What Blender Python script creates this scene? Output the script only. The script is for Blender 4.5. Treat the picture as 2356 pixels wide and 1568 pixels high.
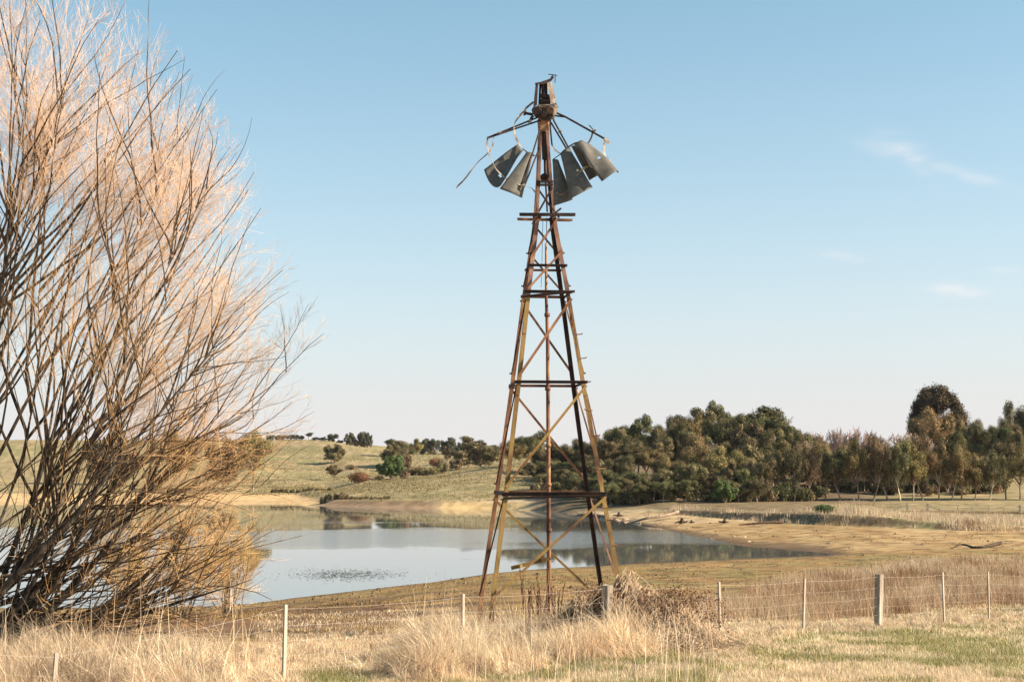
import bpy, math, random
import numpy as np
from mathutils import Vector, Matrix
R_ = math.radians
random.seed(7); rng = np.random.default_rng(7)
for o in list(bpy.data.objects): bpy.data.objects.remove(o)
S = bpy.context.scene; COL = S.collection

# ------------------------------------------------------------------ camera, world, sun, exposure
F = 3272.0; CX, CY = 1178.0, 784.0; CAMZ = 7.0; PITCH = math.atan(296/3272)
cd = bpy.data.cameras.new('camera'); cam = bpy.data.objects.new('camera', cd); COL.objects.link(cam)
cd.sensor_width = 36; cd.lens = 36*F/2356; cd.clip_end = 8000; cd.clip_start = 0.1
cam.location = (0, 0, CAMZ); cam.rotation_euler = (math.pi/2+PITCH, 0, 0); S.camera = cam
SUN_AZ = R_(-10); SUN_EL = R_(29)          # azimuth measured from +X towards +Y
w = bpy.data.worlds.new('World'); S.world = w; w.use_nodes = True
nt = w.node_tree; nt.nodes.clear()
def N(t, **k):
    n = nt.nodes.new(t)
    for a, b in k.items(): setattr(n, a, b)
    return n
sky = N('ShaderNodeTexSky', sky_type='NISHITA', sun_disc=False)
sky.sun_elevation = SUN_EL; sky.sun_rotation = math.pi/2-SUN_AZ
sky.air_density = 0.9; sky.dust_density = 1.4; sky.ozone_density = 1.5; sky.altitude = 100
bg = N('ShaderNodeBackground'); bg.inputs[1].default_value = 0.094
out = N('ShaderNodeOutputWorld')
hs = N('ShaderNodeHueSaturation'); hs.inputs['Hue'].default_value = 0.470; hs.inputs['Saturation'].default_value = 1.2; hs.inputs['Value'].default_value = 0.90
nt.links.new(sky.outputs[0], hs.inputs['Color'])
tc = N('ShaderNodeTexCoord')
def vmath(op, a, b=None):
    n = N('ShaderNodeVectorMath', operation=op)
    for i, v in enumerate((a, b)):
        if v is None: continue
        if isinstance(v, (tuple, list, Vector)): n.inputs[i].default_value = tuple(v)
        else: nt.links.new(v, n.inputs[i])
    return n
def fmath(op, a, b=None, c=None, clamp=False):
    n = N('ShaderNodeMath', operation=op); n.use_clamp = clamp
    for i, v in enumerate((a, b, c)):
        if v is None: continue
        if isinstance(v, (int, float)): n.inputs[i].default_value = v
        else: nt.links.new(v, n.inputs[i])
    return n.outputs[0]
def pdir(px, py):
    f = Vector((0, math.cos(PITCH), math.sin(PITCH))); u = Vector((0, -math.sin(PITCH), math.cos(PITCH)))
    return f + Vector((1, 0, 0))*((px-CX)/F) + u*((CY-py)/F)
sz = N('ShaderNodeSeparateXYZ'); nt.links.new(tc.outputs['Generated'], sz.inputs[0])
hzf = fmath('MULTIPLY', fmath('POWER', 2.718, fmath('MULTIPLY', fmath('MAXIMUM', sz.outputs['Z'], 0.0), -5.3)), 0.95)   # pale air towards the horizon
mh = N('ShaderNodeMix', data_type='RGBA'); nt.links.new(hzf, mh.inputs[0]); nt.links.new(hs.outputs[0], mh.inputs[6]); mh.inputs[7].default_value = (3.92, 3.82, 3.92, 1)
col_out = mh.outputs[2]
cn = N('ShaderNodeTexNoise'); cn.inputs['Scale'].default_value = 26; cn.inputs['Detail'].default_value = 7; cn.inputs['Distortion'].default_value = 0.5
mp = N('ShaderNodeMapping'); mp.inputs['Scale'].default_value = (1, 1, 3.5)
nt.links.new(tc.outputs['Generated'], mp.inputs['Vector']); nt.links.new(mp.outputs[0], cn.inputs['Vector'])
mask = None
for (px, py, ax, ay, ang, amp) in ((2060, 335, 55, 24, 12, .8), (2215, 400, 190, 13, 17, .5), (2205, 668, 55, 14, 3, 1.0), (1935, 588, 48, 10, 8, .55), (2310, 622, 40, 10, 5, .25), (2100, 370, 60, 16, 45, .35)):
    c = pdir(px, py).normalized(); r1 = (pdir(px+100*math.cos(R_(ang)), py+100*math.sin(R_(ang))).normalized()-c).normalized()
    r2 = c.cross(r1).normalized()
    d = vmath('SUBTRACT', tc.outputs['Generated'], c)
    a = fmath('MULTIPLY', vmath('DOT_PRODUCT', d.outputs[0], r1).outputs['Value'], F/ax)
    b = fmath('MULTIPLY', vmath('DOT_PRODUCT', d.outputs[0], r2).outputs['Value'], F/ay)
    q = fmath('ADD', fmath('MULTIPLY', a, a), fmath('MULTIPLY', b, b))
    e = fmath('MULTIPLY', fmath('POWER', 2.718, fmath('MULTIPLY', q, -1.1)), amp*.8)
    mask = e if mask is None else fmath('ADD', mask, e)
nz = fmath('MULTIPLY_ADD', cn.outputs['Fac'], 2.6, -0.75, clamp=True)
mk = fmath('MULTIPLY', fmath('MULTIPLY', mask, nz), 0.8, clamp=True)
mx = N('ShaderNodeMix', data_type='RGBA'); nt.links.new(mk, mx.inputs[0]); nt.links.new(col_out, mx.inputs[6]); mx.inputs[7].default_value = (4.9, 4.5, 4.4, 1)
nt.links.new(mx.outputs[2], bg.inputs[0]); nt.links.new(bg.outputs[0], out.inputs[0])
sd = bpy.data.lights.new('sun', 'SUN'); sd.energy = 4.9; sd.angle = R_(0.55); sd.color = (1.0, 0.86, 0.68)
sun = bpy.data.objects.new('sun', sd); COL.objects.link(sun)
sdir = Vector((math.cos(SUN_EL)*math.cos(SUN_AZ), math.cos(SUN_EL)*math.sin(SUN_AZ), math.sin(SUN_EL)))
sun.rotation_euler = sdir.to_track_quat('Z', 'Y').to_euler(); sun.location = (60, 0, 60)
S.view_settings.view_transform = 'Standard'; S.view_settings.look = 'None'
S.view_settings.exposure = 1.2; S.view_settings.gamma = 1

# ------------------------------------------------------------------ helpers
def at(px, py, Y):
    d = pdir(px, py); return Vector((0, 0, CAMZ)) + d*(Y/d.y)
def slope(py): d = pdir(CX, py); return -d.z/d.y
def shore(py): return CAMZ/slope(py)
def npmesh(name, V, Fc, mat=None, parent=None, smooth=False, col=None):
    V = np.asarray(V, dtype=np.float32); Fc = np.asarray(Fc, dtype=np.int32)
    me = bpy.data.meshes.new(name); n, k = Fc.shape
    me.vertices.add(len(V)); me.vertices.foreach_set('co', V.ravel())
    me.loops.add(n*k); me.loops.foreach_set('vertex_index', Fc.ravel())
    me.polygons.add(n); me.polygons.foreach_set('loop_start', np.arange(0, n*k, k, dtype=np.int32))
    try: me.polygons.foreach_set('loop_total', np.full(n, k, dtype=np.int32))
    except Exception: pass
    me.update(calc_edges=True)
    me.polygons.foreach_set('use_smooth', np.full(n, smooth))
    if col is not None:
        a = me.color_attributes.new('Col', 'FLOAT_COLOR', 'POINT')
        c = np.ones((len(V), 4), dtype=np.float32); c[:, :3] = col; a.data.foreach_set('color', c.ravel())
    if mat: me.materials.append(mat)
    o = bpy.data.objects.new(name, me); COL.objects.link(o)
    if parent: o.parent = parent
    return o
def pymesh(name, V, Fc, mat=None, parent=None, smooth=False):
    me = bpy.data.meshes.new(name); me.from_pydata([tuple(v) for v in V], [], Fc); me.update()
    if smooth: me.polygons.foreach_set('use_smooth', [True]*len(me.polygons))
    if mat: me.materials.append(mat)
    o = bpy.data.objects.new(name, me); COL.objects.link(o)
    if parent: o.parent = parent
    return o
def tag(o, label, cat, group=None, kind=None):
    if label: o['label'] = label
    if cat: o['category'] = cat
    if group: o['group'] = group
    if kind: o['kind'] = kind
    return o
def empty(name, loc, label, cat, group=None):
    o = bpy.data.objects.new(name, None); COL.objects.link(o); o.location = loc; o.empty_display_size = .3
    return tag(o, label, cat, group)
def rel(o, root):      # mesh built in world coordinates -> child of root placed at root.location
    o.parent = root; o.matrix_parent_inverse = Matrix.Translation(-Vector(root.location)); return o
def dup(root):
    r = root.copy(); COL.objects.link(r)
    for ch in list(root.children):
        c = ch.copy(); COL.objects.link(c); c.parent = r
    return r
class MB:
    def __init__(s): s.V = []; s.F = []
    def prism(s, sec, p0, p1, xa, sec1=None):
        """extrude a 2D section from p0 to p1; xa = direction of the section's x axis"""
        p0 = Vector(p0); p1 = Vector(p1); t = (p1-p0).normalized(); xa = Vector(xa)
        xa = (xa-t*xa.dot(t)).normalized(); ya = t.cross(xa); b = len(s.V); n = len(sec)
        for p, sc in ((p0, sec), (p1, sec1 or sec)):
            for (x, y) in sc: s.V.append(p+xa*x+ya*y)
        for i in range(n): j = (i+1) % n; s.F.append((b+i, b+j, b+n+j, b+n+i))
        s.F.append(tuple(b+i for i in range(n))[::-1]); s.F.append(tuple(b+n+i for i in range(n)))
        return s
    def bar(s, p0, p1, w, h, xa=(1, 0, 0)):
        return s.prism([(-w/2, -h/2), (w/2, -h/2), (w/2, h/2), (-w/2, h/2)], p0, p1, xa)
    def angle(s, p0, p1, w, t, xa, sx=1, sy=1):
        """L section: flanges along +xa*sx and +ya*sy"""
        sec = [(0, 0), (w*sx, 0), (w*sx, t*sy), (t*sx, t*sy), (t*sx, w*sy), (0, w*sy)]
        if sx*sy < 0: sec = sec[::-1]
        return s.prism(sec, p0, p1, xa)
    def rod(s, p0, p1, r, r1=None, n=8):
        r1 = r if r1 is None else r1
        f = lambda q: [(q*math.cos(2*math.pi*i/n), q*math.sin(2*math.pi*i/n)) for i in range(n)]
        xa = Vector((1, 0, 0)) if abs((Vector(p1)-Vector(p0)).normalized().x) < .9 else Vector((0, 1, 0))
        return s.prism(f(r), p0, p1, xa, f(r1))
    def pipe(s, pts, r, n=6):
        pts = [Vector(p) for p in pts]; b = len(s.V); m = len(pts)
        rr = r if isinstance(r, (list, tuple)) else [r]*m
        for i, p in enumerate(pts):
            t = (pts[min(i+1, m-1)]-pts[max(i-1, 0)]).normalized()
            x = t.cross(Vector((0.13, 1, 0.21))).normalized(); y = t.cross(x)
            for k in range(n):
                a = 2*math.pi*k/n; s.V.append(p+(x*math.cos(a)+y*math.sin(a))*rr[i])
        for i in range(m-1):
            for k in range(n):
                j = (k+1) % n; s.F.append((b+i*n+k, b+i*n+j, b+(i+1)*n+j, b+(i+1)*n+k))
        s.F.append(tuple(range(b, b+n))[::-1]); s.F.append(tuple(range(b+(m-1)*n, b+m*n)))
        return s
    def build(s, name, mat, root=None, smooth=False):
        o = pymesh(name, s.V, s.F, mat, None, smooth)
        return rel(o, root) if root else o
def curve(pts, n=8):        # Catmull-Rom through points
    P = [Vector(p) for p in pts]; P = [P[0]*2-P[1]]+P+[P[-1]*2-P[-2]]; out = []
    for i in range(1, len(P)-2):
        for k in range(n):
            t = k/n; a, b, c, d = P[i-1:i+3]
            out.append(0.5*((2*b)+(c-a)*t+(2*a-5*b+4*c-d)*t*t+(3*b-a-3*c+d)*t**3))
    return out+[P[-2]]
def unit(v): return v/np.maximum(np.linalg.norm(v, axis=-1, keepdims=True), 1e-9)
def tubes(P, R, sides=3):
    """P (N,M,3) paths, R (N,M) radii -> verts, quads"""
    n, m, _ = P.shape; T = unit(np.gradient(P, axis=1)); ref = np.zeros_like(T); ref[..., 1] = 1; ref[..., 0] = .3
    X = unit(np.cross(T, ref)); Y = np.cross(T, X)
    a = np.arange(sides)*2*np.pi/sides
    V = P[:, :, None]+R[:, :, None, None]*(X[:, :, None]*np.cos(a)[None, None, :, None]+Y[:, :, None]*np.sin(a)[None, None, :, None])
    idx = np.arange(n*m*sides).reshape(n, m, sides); nx = np.roll(idx, -1, axis=2)
    Fq = np.stack([idx[:, :-1], nx[:, :-1], nx[:, 1:], idx[:, 1:]], -1).reshape(-1, 4)
    return V.reshape(-1, 3), Fq
class Cat:      # concatenates numpy pieces
    def __init__(s): s.v = []; s.f = []; s.c = []; s.n = 0
    def add(s, V, Fq, C=None):
        s.v.append(V); s.f.append(Fq+s.n); s.n += len(V)
        if C is not None: s.c.append(np.broadcast_to(C, (len(V), 3)))
    def build(s, name, mat, parent=None, smooth=False):
        return npmesh(name, np.concatenate(s.v), np.concatenate(s.f), mat, parent, smooth, np.concatenate(s.c) if s.c else None)
_tab = np.random.default_rng(3).random((256, 256))
def vnoise(x, y):
    xi = np.floor(x).astype(int); yi = np.floor(y).astype(int); fx = x-xi; fy = y-yi
    fx = fx*fx*(3-2*fx); fy = fy*fy*(3-2*fy); g = lambda a, b: _tab[a % 256, b % 256]
    return (g(xi, yi)*(1-fx)+g(xi+1, yi)*fx)*(1-fy)+(g(xi, yi+1)*(1-fx)+g(xi+1, yi+1)*fx)*fy
def fbm(x, y, o=4):
    s = 0; a = .5; t = 0
    for i in range(o): s = s+a*vnoise(x*2**i+17.3*i, y*2**i+9.1*i); t += a; a *= .5
    return s/t
def sstep(a, b, x): t = np.clip((x-a)/(b-a), 0, 1); return t*t*(3-2*t)

# ------------------------------------------------------------------ materials
def newmat(name):
    m = bpy.data.materials.new(name); m.use_nodes = True; t = m.node_tree; t.nodes.clear()
    o = t.nodes.new('ShaderNodeOutputMaterial'); p = t.nodes.new('ShaderNodeBsdfPrincipled'); t.links.new(p.outputs[0], o.inputs[0])
    return m, t, p
def noisemat(name, stops, scale=5, rough=.8, spec=.3, bump=0, bscale=None, detail=6, metal=0, attr=False, objrand=0, stretch=None, transl=0):
    m, t, p = newmat(name); L = t.links.new
    tcn = t.nodes.new('ShaderNodeTexCoord'); mpn = t.nodes.new('ShaderNodeMapping'); L(tcn.outputs['Object'], mpn.inputs[0])
    if stretch: mpn.inputs['Scale'].default_value = stretch
    nz = t.nodes.new('ShaderNodeTexNoise'); nz.inputs['Scale'].default_value = scale; nz.inputs['Detail'].default_value = detail; L(mpn.outputs[0], nz.inputs['Vector'])
    rp = t.nodes.new('ShaderNodeValToRGB'); L(nz.outputs['Fac'], rp.inputs[0]); cr = rp.color_ramp
    cr.elements[0].position, cr.elements[1].position = stops[0][0], stops[-1][0]
    cr.elements[0].color = (*stops[0][1], 1); cr.elements[1].color = (*stops[-1][1], 1)
    for q, c in stops[1:-1]: e = cr.elements.new(q); e.color = (*c, 1)
    c = rp.outputs[0]
    if attr:
        an = t.nodes.new('ShaderNodeAttribute'); an.attribute_name = 'Col'
        mm = t.nodes.new('ShaderNodeMix'); mm.data_type = 'RGBA'; mm.blend_type = 'MULTIPLY'; mm.inputs[0].default_value = 1
        L(an.outputs['Color'], mm.inputs[6]); L(c, mm.inputs[7]); c = mm.outputs[2]
    if objrand:
        oi = t.nodes.new('ShaderNodeObjectInfo'); h = t.nodes.new('ShaderNodeHueSaturation')
        mr = t.nodes.new('ShaderNodeMapRange'); mr.inputs[3].default_value = 1-objrand; mr.inputs[4].default_value = 1+objrand
        L(oi.outputs['Random'], mr.inputs[0]); L(mr.outputs[0], h.inputs['Value'])
        mr2 = t.nodes.new('ShaderNodeMapRange'); mr2.inputs[3].default_value = .5-.035*objrand/.3; mr2.inputs[4].default_value = .5+.03*objrand/.3
        ml = t.nodes.new('ShaderNodeMath'); ml.operation = 'MULTIPLY'; ml.inputs[1].default_value = 7.31; fr = t.nodes.new('ShaderNodeMath'); fr.operation = 'FRACT'
        L(oi.outputs['Random'], ml.inputs[0]); L(ml.outputs[0], fr.inputs[0]); L(fr.outputs[0], mr2.inputs[0]); L(mr2.outputs[0], h.inputs['Hue'])
        L(c, h.inputs['Color']); c = h.outputs[0]
    L(c, p.inputs['Base Color']); p.inputs['Roughness'].default_value = rough; p.inputs['Metallic'].default_value = metal
    p.inputs['Specular IOR Level'].default_value = spec
    if bump:
        nb = t.nodes.new('ShaderNodeTexNoise'); nb.inputs['Scale'].default_value = bscale or scale*4; nb.inputs['Detail'].default_value = 5; L(mpn.outputs[0], nb.inputs['Vector'])
        bn = t.nodes.new('ShaderNodeBump'); bn.inputs['Strength'].default_value = bump; bn.inputs['Distance'].default_value = .05
        L(nb.outputs['Fac'], bn.inputs['Height']); L(bn.outputs[0], p.inputs['Normal'])
    if transl:
        tr = t.nodes.new('ShaderNodeBsdfTranslucent'); L(c, tr.inputs[0]); ms = t.nodes.new('ShaderNodeMixShader'); ms.inputs[0].default_value = transl
        L(p.outputs[0], ms.inputs[1]); L(tr.outputs[0], ms.inputs[2]); L(ms.outputs[0], [n for n in t.nodes if n.type == 'OUTPUT_MATERIAL'][0].inputs[0])
    return m
M = {}
M['ground'] = noisemat('ground_soil', [(.25, (.70, .66, .62)), (.5, (1, 1, 1)), (.75, (1.25, 1.24, 1.2))], 0.55, .95, .1, .7, 3.0, 10, attr=True)
M['grass'] = noisemat('dry_grass', [(.3, (.8, .78, .76)), (.7, (1.15, 1.14, 1.1))], 1.3, .8, .15, attr=True, transl=.3)
M['rust'] = noisemat('rusty_iron', [(.3, (.06, .03, .022)), (.45, (.17, .08, .045)), (.58, (.27, .14, .075)), (.72, (.36, .21, .10))], 2.2, .75, .3, .3, 40)
M['rust_yellow'] = noisemat('yellow_lichened_iron', [(.3, (.06, .032, .018)), (.42, (.17, .095, .035)), (.55, (.27, .18, .058)), (.7, (.25, .145, .06))], 1.3, .8, .25, .3, 40)
M['rust_mast'] = noisemat('red_brown_rusty_mast', [(.3, (.08, .042, .036)), (.5, (.21, .115, .085)), (.7, (.33, .20, .14))], 2.5, .8, .25, .3, 40)
M['dark_iron'] = noisemat('dark_rusted_iron', [(.3, (.018, .014, .014)), (.6, (.055, .032, .026)), (.75, (.14, .075, .045))], 3, .7, .3, .3, 40)
M['galv'] = noisemat('weathered_galvanised_sheet', [(.3, (.075, .070, .060)), (.7, (.125, .115, .095))], 8, .7, .3, .1, 60, 10, metal=0)
M['galv_strip'] = noisemat('galvanised_strip', [(.35, (.10, .075, .055)), (.6, (.34, .29, .23))], 6, .7, .3)
M['sunlit_iron'] = noisemat('painted_sunlit_iron', [(.3, (.30, .20, .13)), (.7, (.62, .50, .38))], 5, .6, .4, .3, 30)  # right side of the head painted pale as if sunlit
M['cast'] = noisemat('cast_gearbox', [(.3, (.02, .014, .014)), (.5, (.05, .03, .024)), (.7, (.20, .115, .07))], 5, .7, .3, .4, 30)
M['bark'] = noisemat('willow_bark', [(.3, (.022, .017, .014)), (.5, (.050, .039, .030)), (.7, (.15, .122, .095))], 7, .9, .15, .6, 30, stretch=(1, 1, .3))
M['branch'] = noisemat('willow_branch', [(.3, (.024, .017, .012)), (.7, (.14, .098, .062))], 4, .85, .1)
M['twig'] = noisemat('willow_twig', [(.3, (.42, .29, .19)), (.7, (.70, .52, .38))], 1.2, .8, .2, attr=True)
M['gold_twig'] = noisemat('golden_twig', [(.3, (.40, .25, .09)), (.7, (.66, .46, .20))], 1.2, .8, .2)
M['pale_post'] = noisemat('pale_fence_post', [(.3, (.28, .225, .17)), (.7, (.50, .42, .33))], 9, .85, .2, .3, 60, stretch=(1, 1, .15))
M['grey_post'] = noisemat('grey_timber_post', [(.3, (.15, .115, .09)), (.5, (.30, .25, .20)), (.7, (.50, .43, .34))], 9, .9, .15, .6, 50, stretch=(1, 1, .12))
M['wire'] = noisemat('fence_wire', [(.3, (.34, .29, .25)), (.7, (.52, .46, .40))], 5, .7, .2)
M['gum_trunk'] = noisemat('gum_bark', [(.3, (.13, .085, .06)), (.5, (.36, .26, .18)), (.7, (.62, .49, .37))], 1.2, .9, .15, objrand=.3, stretch=(1, 1, .4))
M['gum'] = noisemat('gum_leaves', [(.36, (.034, .036, .016)), (.5, (.115, .108, .048)), (.66, (.25, .21, .10))], .45, .75, .07, attr=True, objrand=.28, transl=.12)
M['gum_gold'] = noisemat('golden_gum_leaves', [(.36, (.055, .048, .020)), (.5, (.20, .155, .066)), (.66, (.35, .25, .115))], .5, .75, .07, attr=True, objrand=.2, transl=.15)
M['gum_brown'] = noisemat('brown_gum_leaves', [(.36, (.045, .036, .020)), (.5, (.16, .125, .064)), (.66, (.30, .22, .12))], .5, .75, .07, attr=True, objrand=.22, transl=.12)
M['blue_gum'] = noisemat('bluish_gum_leaves', [(.3, (.050, .058, .038)), (.7, (.14, .135, .085))], .5, .75, .07, attr=True, objrand=.18, transl=.12)
M['green'] = noisemat('bright_green_leaves', [(.3, (.040, .070, .015)), (.7, (.14, .19, .045))], .8, .55, .3, transl=.15)
M['cypress'] = noisemat('dark_cypress_foliage', [(.3, (.030, .026, .016)), (.7, (.13, .090, .050))], .35, .8, .06)
M['pinktwig'] = noisemat('pale_pink_twigs', [(.3, (.26, .18, .14)), (.7, (.46, .34, .27))], .6, .85, .15, objrand=.12)
M['russet'] = noisemat('russet_leaves', [(.3, (.12, .055, .028)), (.7, (.27, .14, .07))], .9, .8, .15, transl=.1)
M['shrub'] = noisemat('olive_brown_shrub', [(.3, (.075, .062, .028)), (.7, (.20, .15, .075))], .9, .8, .15, objrand=.2, transl=.1)
M['wood'] = noisemat('grey_driftwood', [(.3, (.10, .075, .055)), (.7, (.36, .27, .19))], 4, .9, .15, .4, 20)
M['darkwood'] = noisemat('dark_stump_wood', [(.3, (.03, .022, .018)), (.7, (.12, .08, .055))], 4, .9, .15, .4, 20)
M['stone'] = noisemat('shore_stone', [(.3, (.20, .14, .09)), (.7, (.5, .37, .24))], 4, .9, .15, .4, 20)
M['clod'] = noisemat('mud_clod', [(.3, (.07, .042, .025)), (.7, (.24, .16, .09))], .8, .95, .1)
M['cane'] = noisemat('bramble_cane', [(.3, (.13, .06, .035)), (.7, (.30, .16, .09))], 4, .8, .2)
M['bramble'] = noisemat('dead_bramble_leaves', [(.3, (.06, .03, .02)), (.5, (.19, .11, .065)), (.7, (.36, .25, .15))], 3.5, .8, .15, transl=.1)
M['seed'] = noisemat('brown_seed_head', [(.3, (.07, .035, .02)), (.7, (.20, .11, .06))], 6, .9, .1)
M['weed'] = noisemat('water_weed', [(.3, (.03, .04, .03)), (.7, (.10, .11, .07))], 6, .6, .3)

# ------------------------------------------------------------------ terrain height
u_of = lambda px: (px-CX)/F
NEAR = [(-80, 5.6), (0, 5.4), (5, 5.0), (10, 4.5), (15, 4.15), (20, 3.95), (25, 3.85), (30, 3.6), (35, 3.25), (40, 2.9)]
K = {}   # knots beyond 40 m: 14 (distance, height) pairs per column
def col(px, mid, s, farw, rest): K[px] = [(40, 2.9), mid, (s, 0), (s+12, -.5), (farw-10, -.5), (farw, 0)]+rest
hillL = [(345, 1.6), (352, 2.4), (430, 5.0), (520, 11), (600, 17), (660, 20.6), (800, 22), (1200, 24)]
col(-1500, (55, 1.2), shore(1400), 324, hillL); col(300, (55, 1.3), shore(1398), 322, hillL)
col(540, (56, 1.35), shore(1393), 315, hillL)
col(640, (58, 1.4), shore(1381), shore(1157), [(335, 1.2), (345, 2.0), (430, 4.6), (520, 10.5), (600, 16.5), (655, 20.4), (800, 22), (1200, 24)])
col(690, (58, 1.4), shore(1374), shore(1160), [(330, 1.0), (345, 2.0), (430, 4.6), (530, 11.2), (600, 16.5), (655, 20.4), (800, 22), (1200, 24)])
col(760, (60, 1.4), shore(1366), shore(1163), [(284, 1.1), (300, 1.7), (370, 2.2), (460, 6.0), (560, 13.6), (655, 20.4), (800, 22), (1200, 24)])
col(870, (62, 1.45), shore(1353), shore(1166), [(273, .9), (300, 2.5), (340, 4.2), (380, 3.2), (450, 6), (560, 13), (700, 19), (1200, 24)])
col(1000, (66, 1.5), shore(1338), shore(1168), [(266, 1.2), (300, 3.7), (335, 5.7), (380, 5.0), (480, 8), (600, 14), (750, 17), (1200, 22)])
col(1130, (68, 1.6), shore(1319), shore(1170), [(260, 1.2), (300, 5.0), (335, 7.2), (390, 6.8), (480, 9), (600, 14), (800, 18), (1200, 22)])
col(1250, (70, 1.6), shore(1308), shore(1174), [(252, 1.2), (300, 5.0), (340, 7.4), (400, 7.6), (480, 10), (600, 13), (800, 18), (1200, 22)])
col(1400, (75, 1.35), shore(1300), shore(1191), [(228, .6), (245, 1.4), (300, 4.5), (350, 6.5), (420, 8.5), (600, 12), (800, 18), (1200, 22)])
col(1460, (75, 1.3), shore(1296), shore(1202), [(205, .3), (235, 1.2), (300, 4.5), (350, 6.5), (420, 8.5), (600, 12), (800, 18), (1200, 22)])
col(1560, (78, 1.25), shore(1292), shore(1226), [(206, .55), (208, 1.15), (240, 1.9), (300, 4.5), (400, 9), (600, 13), (800, 18), (1200, 22)])
col(1700, (80, 1.15), shore(1285), shore(1256), [(186, .5), (188, 1.35), (240, 1.9), (300, 5), (400, 10), (600, 14), (800, 18), (1200, 22)])
K[1880] = [(40, 2.9), (84, 1.05), (118, .0), (119, -.05), (120.5, -.05), (122, 0), (169, .5), (171, 1.7), (240, 1.85), (300, 4), (400, 10), (600, 14), (800, 18), (1200, 22)]
K[2000] = [(40, 2.9), (88, .95), (114, .25), (116, .22), (120, .22), (124, .25), (164, .5), (166, 1.65), (205, 1.2), (240, 1.85), (300, 3.9), (400, 10), (700, 15), (1200, 22)]
K[2100] = [(40, 2.9), (90, 1.0), (112, .35), (116, .3), (120, .3), (126, .3), (160, .5), (162, 1.25), (205, 1.15), (240, 1.85), (300, 3.8), (400, 10), (700, 15), (1200, 22)]
K[2220] = [(40, 2.9), (92, 1.0), (112, .4), (116, .4), (120, .4), (126, .4), (153, .55), (155, 1.05), (205, 1.1), (240, 1.85), (300, 3.6), (400, 10), (700, 15), (1200, 22)]
K[2360] = [(40, 2.9), (92, 1.0), (112, .45), (116, .45), (120, .45), (126, .45), (149, .6), (151, .9), (205, 1.1), (240, 1.85), (300, 3.6), (400, 10), (700, 15), (1200, 22)]
K[3800] = K[2360]
kx = np.array(sorted(K)); ku = (kx-CX)/F; KD = np.array([[p[0] for p in K[x]] for x in kx], float); KZ = np.array([[p[1] for p in K[x]] for x in kx], float)
def H(X, Y, micro=True):
    X = np.asarray(X, float); Y = np.asarray(Y, float); sh = np.broadcast(X, Y).shape
    X = np.broadcast_to(X, sh).ravel(); Y = np.broadcast_to(Y, sh).ravel()
    u = np.clip(X/np.maximum(Y, 10), ku[0], ku[-1]); near = np.interp(Y, [p[0] for p in NEAR], [p[1] for p in NEAR])
    z = near.copy(); D = np.stack([np.interp(u, ku, KD[:, k]) for k in range(KD.shape[1])], 1); Z = np.stack([np.interp(u, ku, KZ[:, k]) for k in range(KD.shape[1])], 1)
    wob = 1+.018*(fbm(X*.06, Y*.06)-.5)*sstep(60, 100, Y)
    Yw = Y*wob
    for k in range(D.shape[1]-1):
        m = (Yw >= D[:, k]) & (Yw < D[:, k+1]) & (Y >= 40)
        t = (Yw[m]-D[m, k])/(D[m, k+1]-D[m, k]); z[m] = Z[m, k]*(1-t)+Z[m, k+1]*t
    m = Yw >= D[:, -1]; z[m] = Z[m, -1]
    if micro:
        z = z+(fbm(X*.05+5, Y*.05)-.5)*np.clip((Y-230)/150, 0, 1)*2.2
        z = z+(fbm(X*.9, Y*.9, 3)-.5)*.10*np.clip(np.abs(z)*2, .15, 1)
    return z.reshape(sh)
def Hs(x, y): return float(H(np.array([x]), np.array([y]))[0])
def ground_at(px, py, lo=12, hi=1100):
    d = pdir(px, py); Ys = np.geomspace(lo, hi, 900); X = d.x/d.y*Ys; Zr = CAMZ+d.z/d.y*Ys; g = H(X, Ys)
    i = np.argmax(Zr < g)
    if not (Zr < g).any(): i = len(Ys)-1
    return Vector((X[i], Ys[i], g[i]))
def gy(px, Y): X = u_of(px)*Y; return Vector((X, Y, Hs(X, Y)))

rows = np.concatenate([np.arange(-70, 12, 4.), np.arange(12, 60, .45), np.arange(60, 130, .8), np.geomspace(130, 420, 260), np.geomspace(425, 3000, 90)])
cols = np.linspace(-1, 1, 520); cols = np.sign(cols)*np.abs(cols)**1.25
Wd = 30+np.maximum(rows, 0)*.75
GX = cols[None, :]*Wd[:, None]; GY = np.repeat(rows[:, None], len(cols), 1); GZ = H(GX, GY)
# ground colours (soil and turf tones, with tree and bank shade painted in)
px = GX/np.maximum(GY, 10)*F+CX; n1 = fbm(GX*.12, GY*.12); n2 = fbm(GX*.5+40, GY*.35); n3 = fbm(GX*.025+9, GY*.025); n4 = fbm(GX*2.1+3, GY*2.1)
def C(*c): return np.array(c)[None, None, :]
def mix(a, b, t): return a*(1-t[..., None])+b*t[..., None]
straw = C(.42, .315, .19); green = C(.17, .20, .065); mud = C(.27, .165, .068); damp = C(.13, .072, .040); sand = C(.40, .27, .135); litter_shade = C(.12, .08, .05); pasture = C(.25, .20, .10)
c = np.broadcast_to(straw, GX.shape+(3,)).copy()
c = mix(c, green, sstep(.42, .62, n1)*sstep(900, 1100, px)*(GY < 45)*.45)
c = mix(c, green, np.exp(-(((px-780)/110)**2+((GY-21.3)/1.3)**2))*.9)
shoreT = sstep(34, 42, GY)*(GY < 180)
c = mix(c, mix(np.broadcast_to(mud, c.shape), C(.22, .165, .065)+0*c, sstep(.45, .6, n2)), shoreT)
c = mix(c, damp+0*c, sstep(.40, .6, n2+.20*sstep(1000, 750, px)-.12*sstep(50, 70, GY))*sstep(1500, 1000, px)*sstep(27, 31, GY)*sstep(74, 58, GY)*.9)
c = mix(c, sand+0*c, sstep(.35, .6, n2*.6+n1*.4)*sstep(115, 126, GY)*(GY < 215)*.8*(px > 1350))
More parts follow.
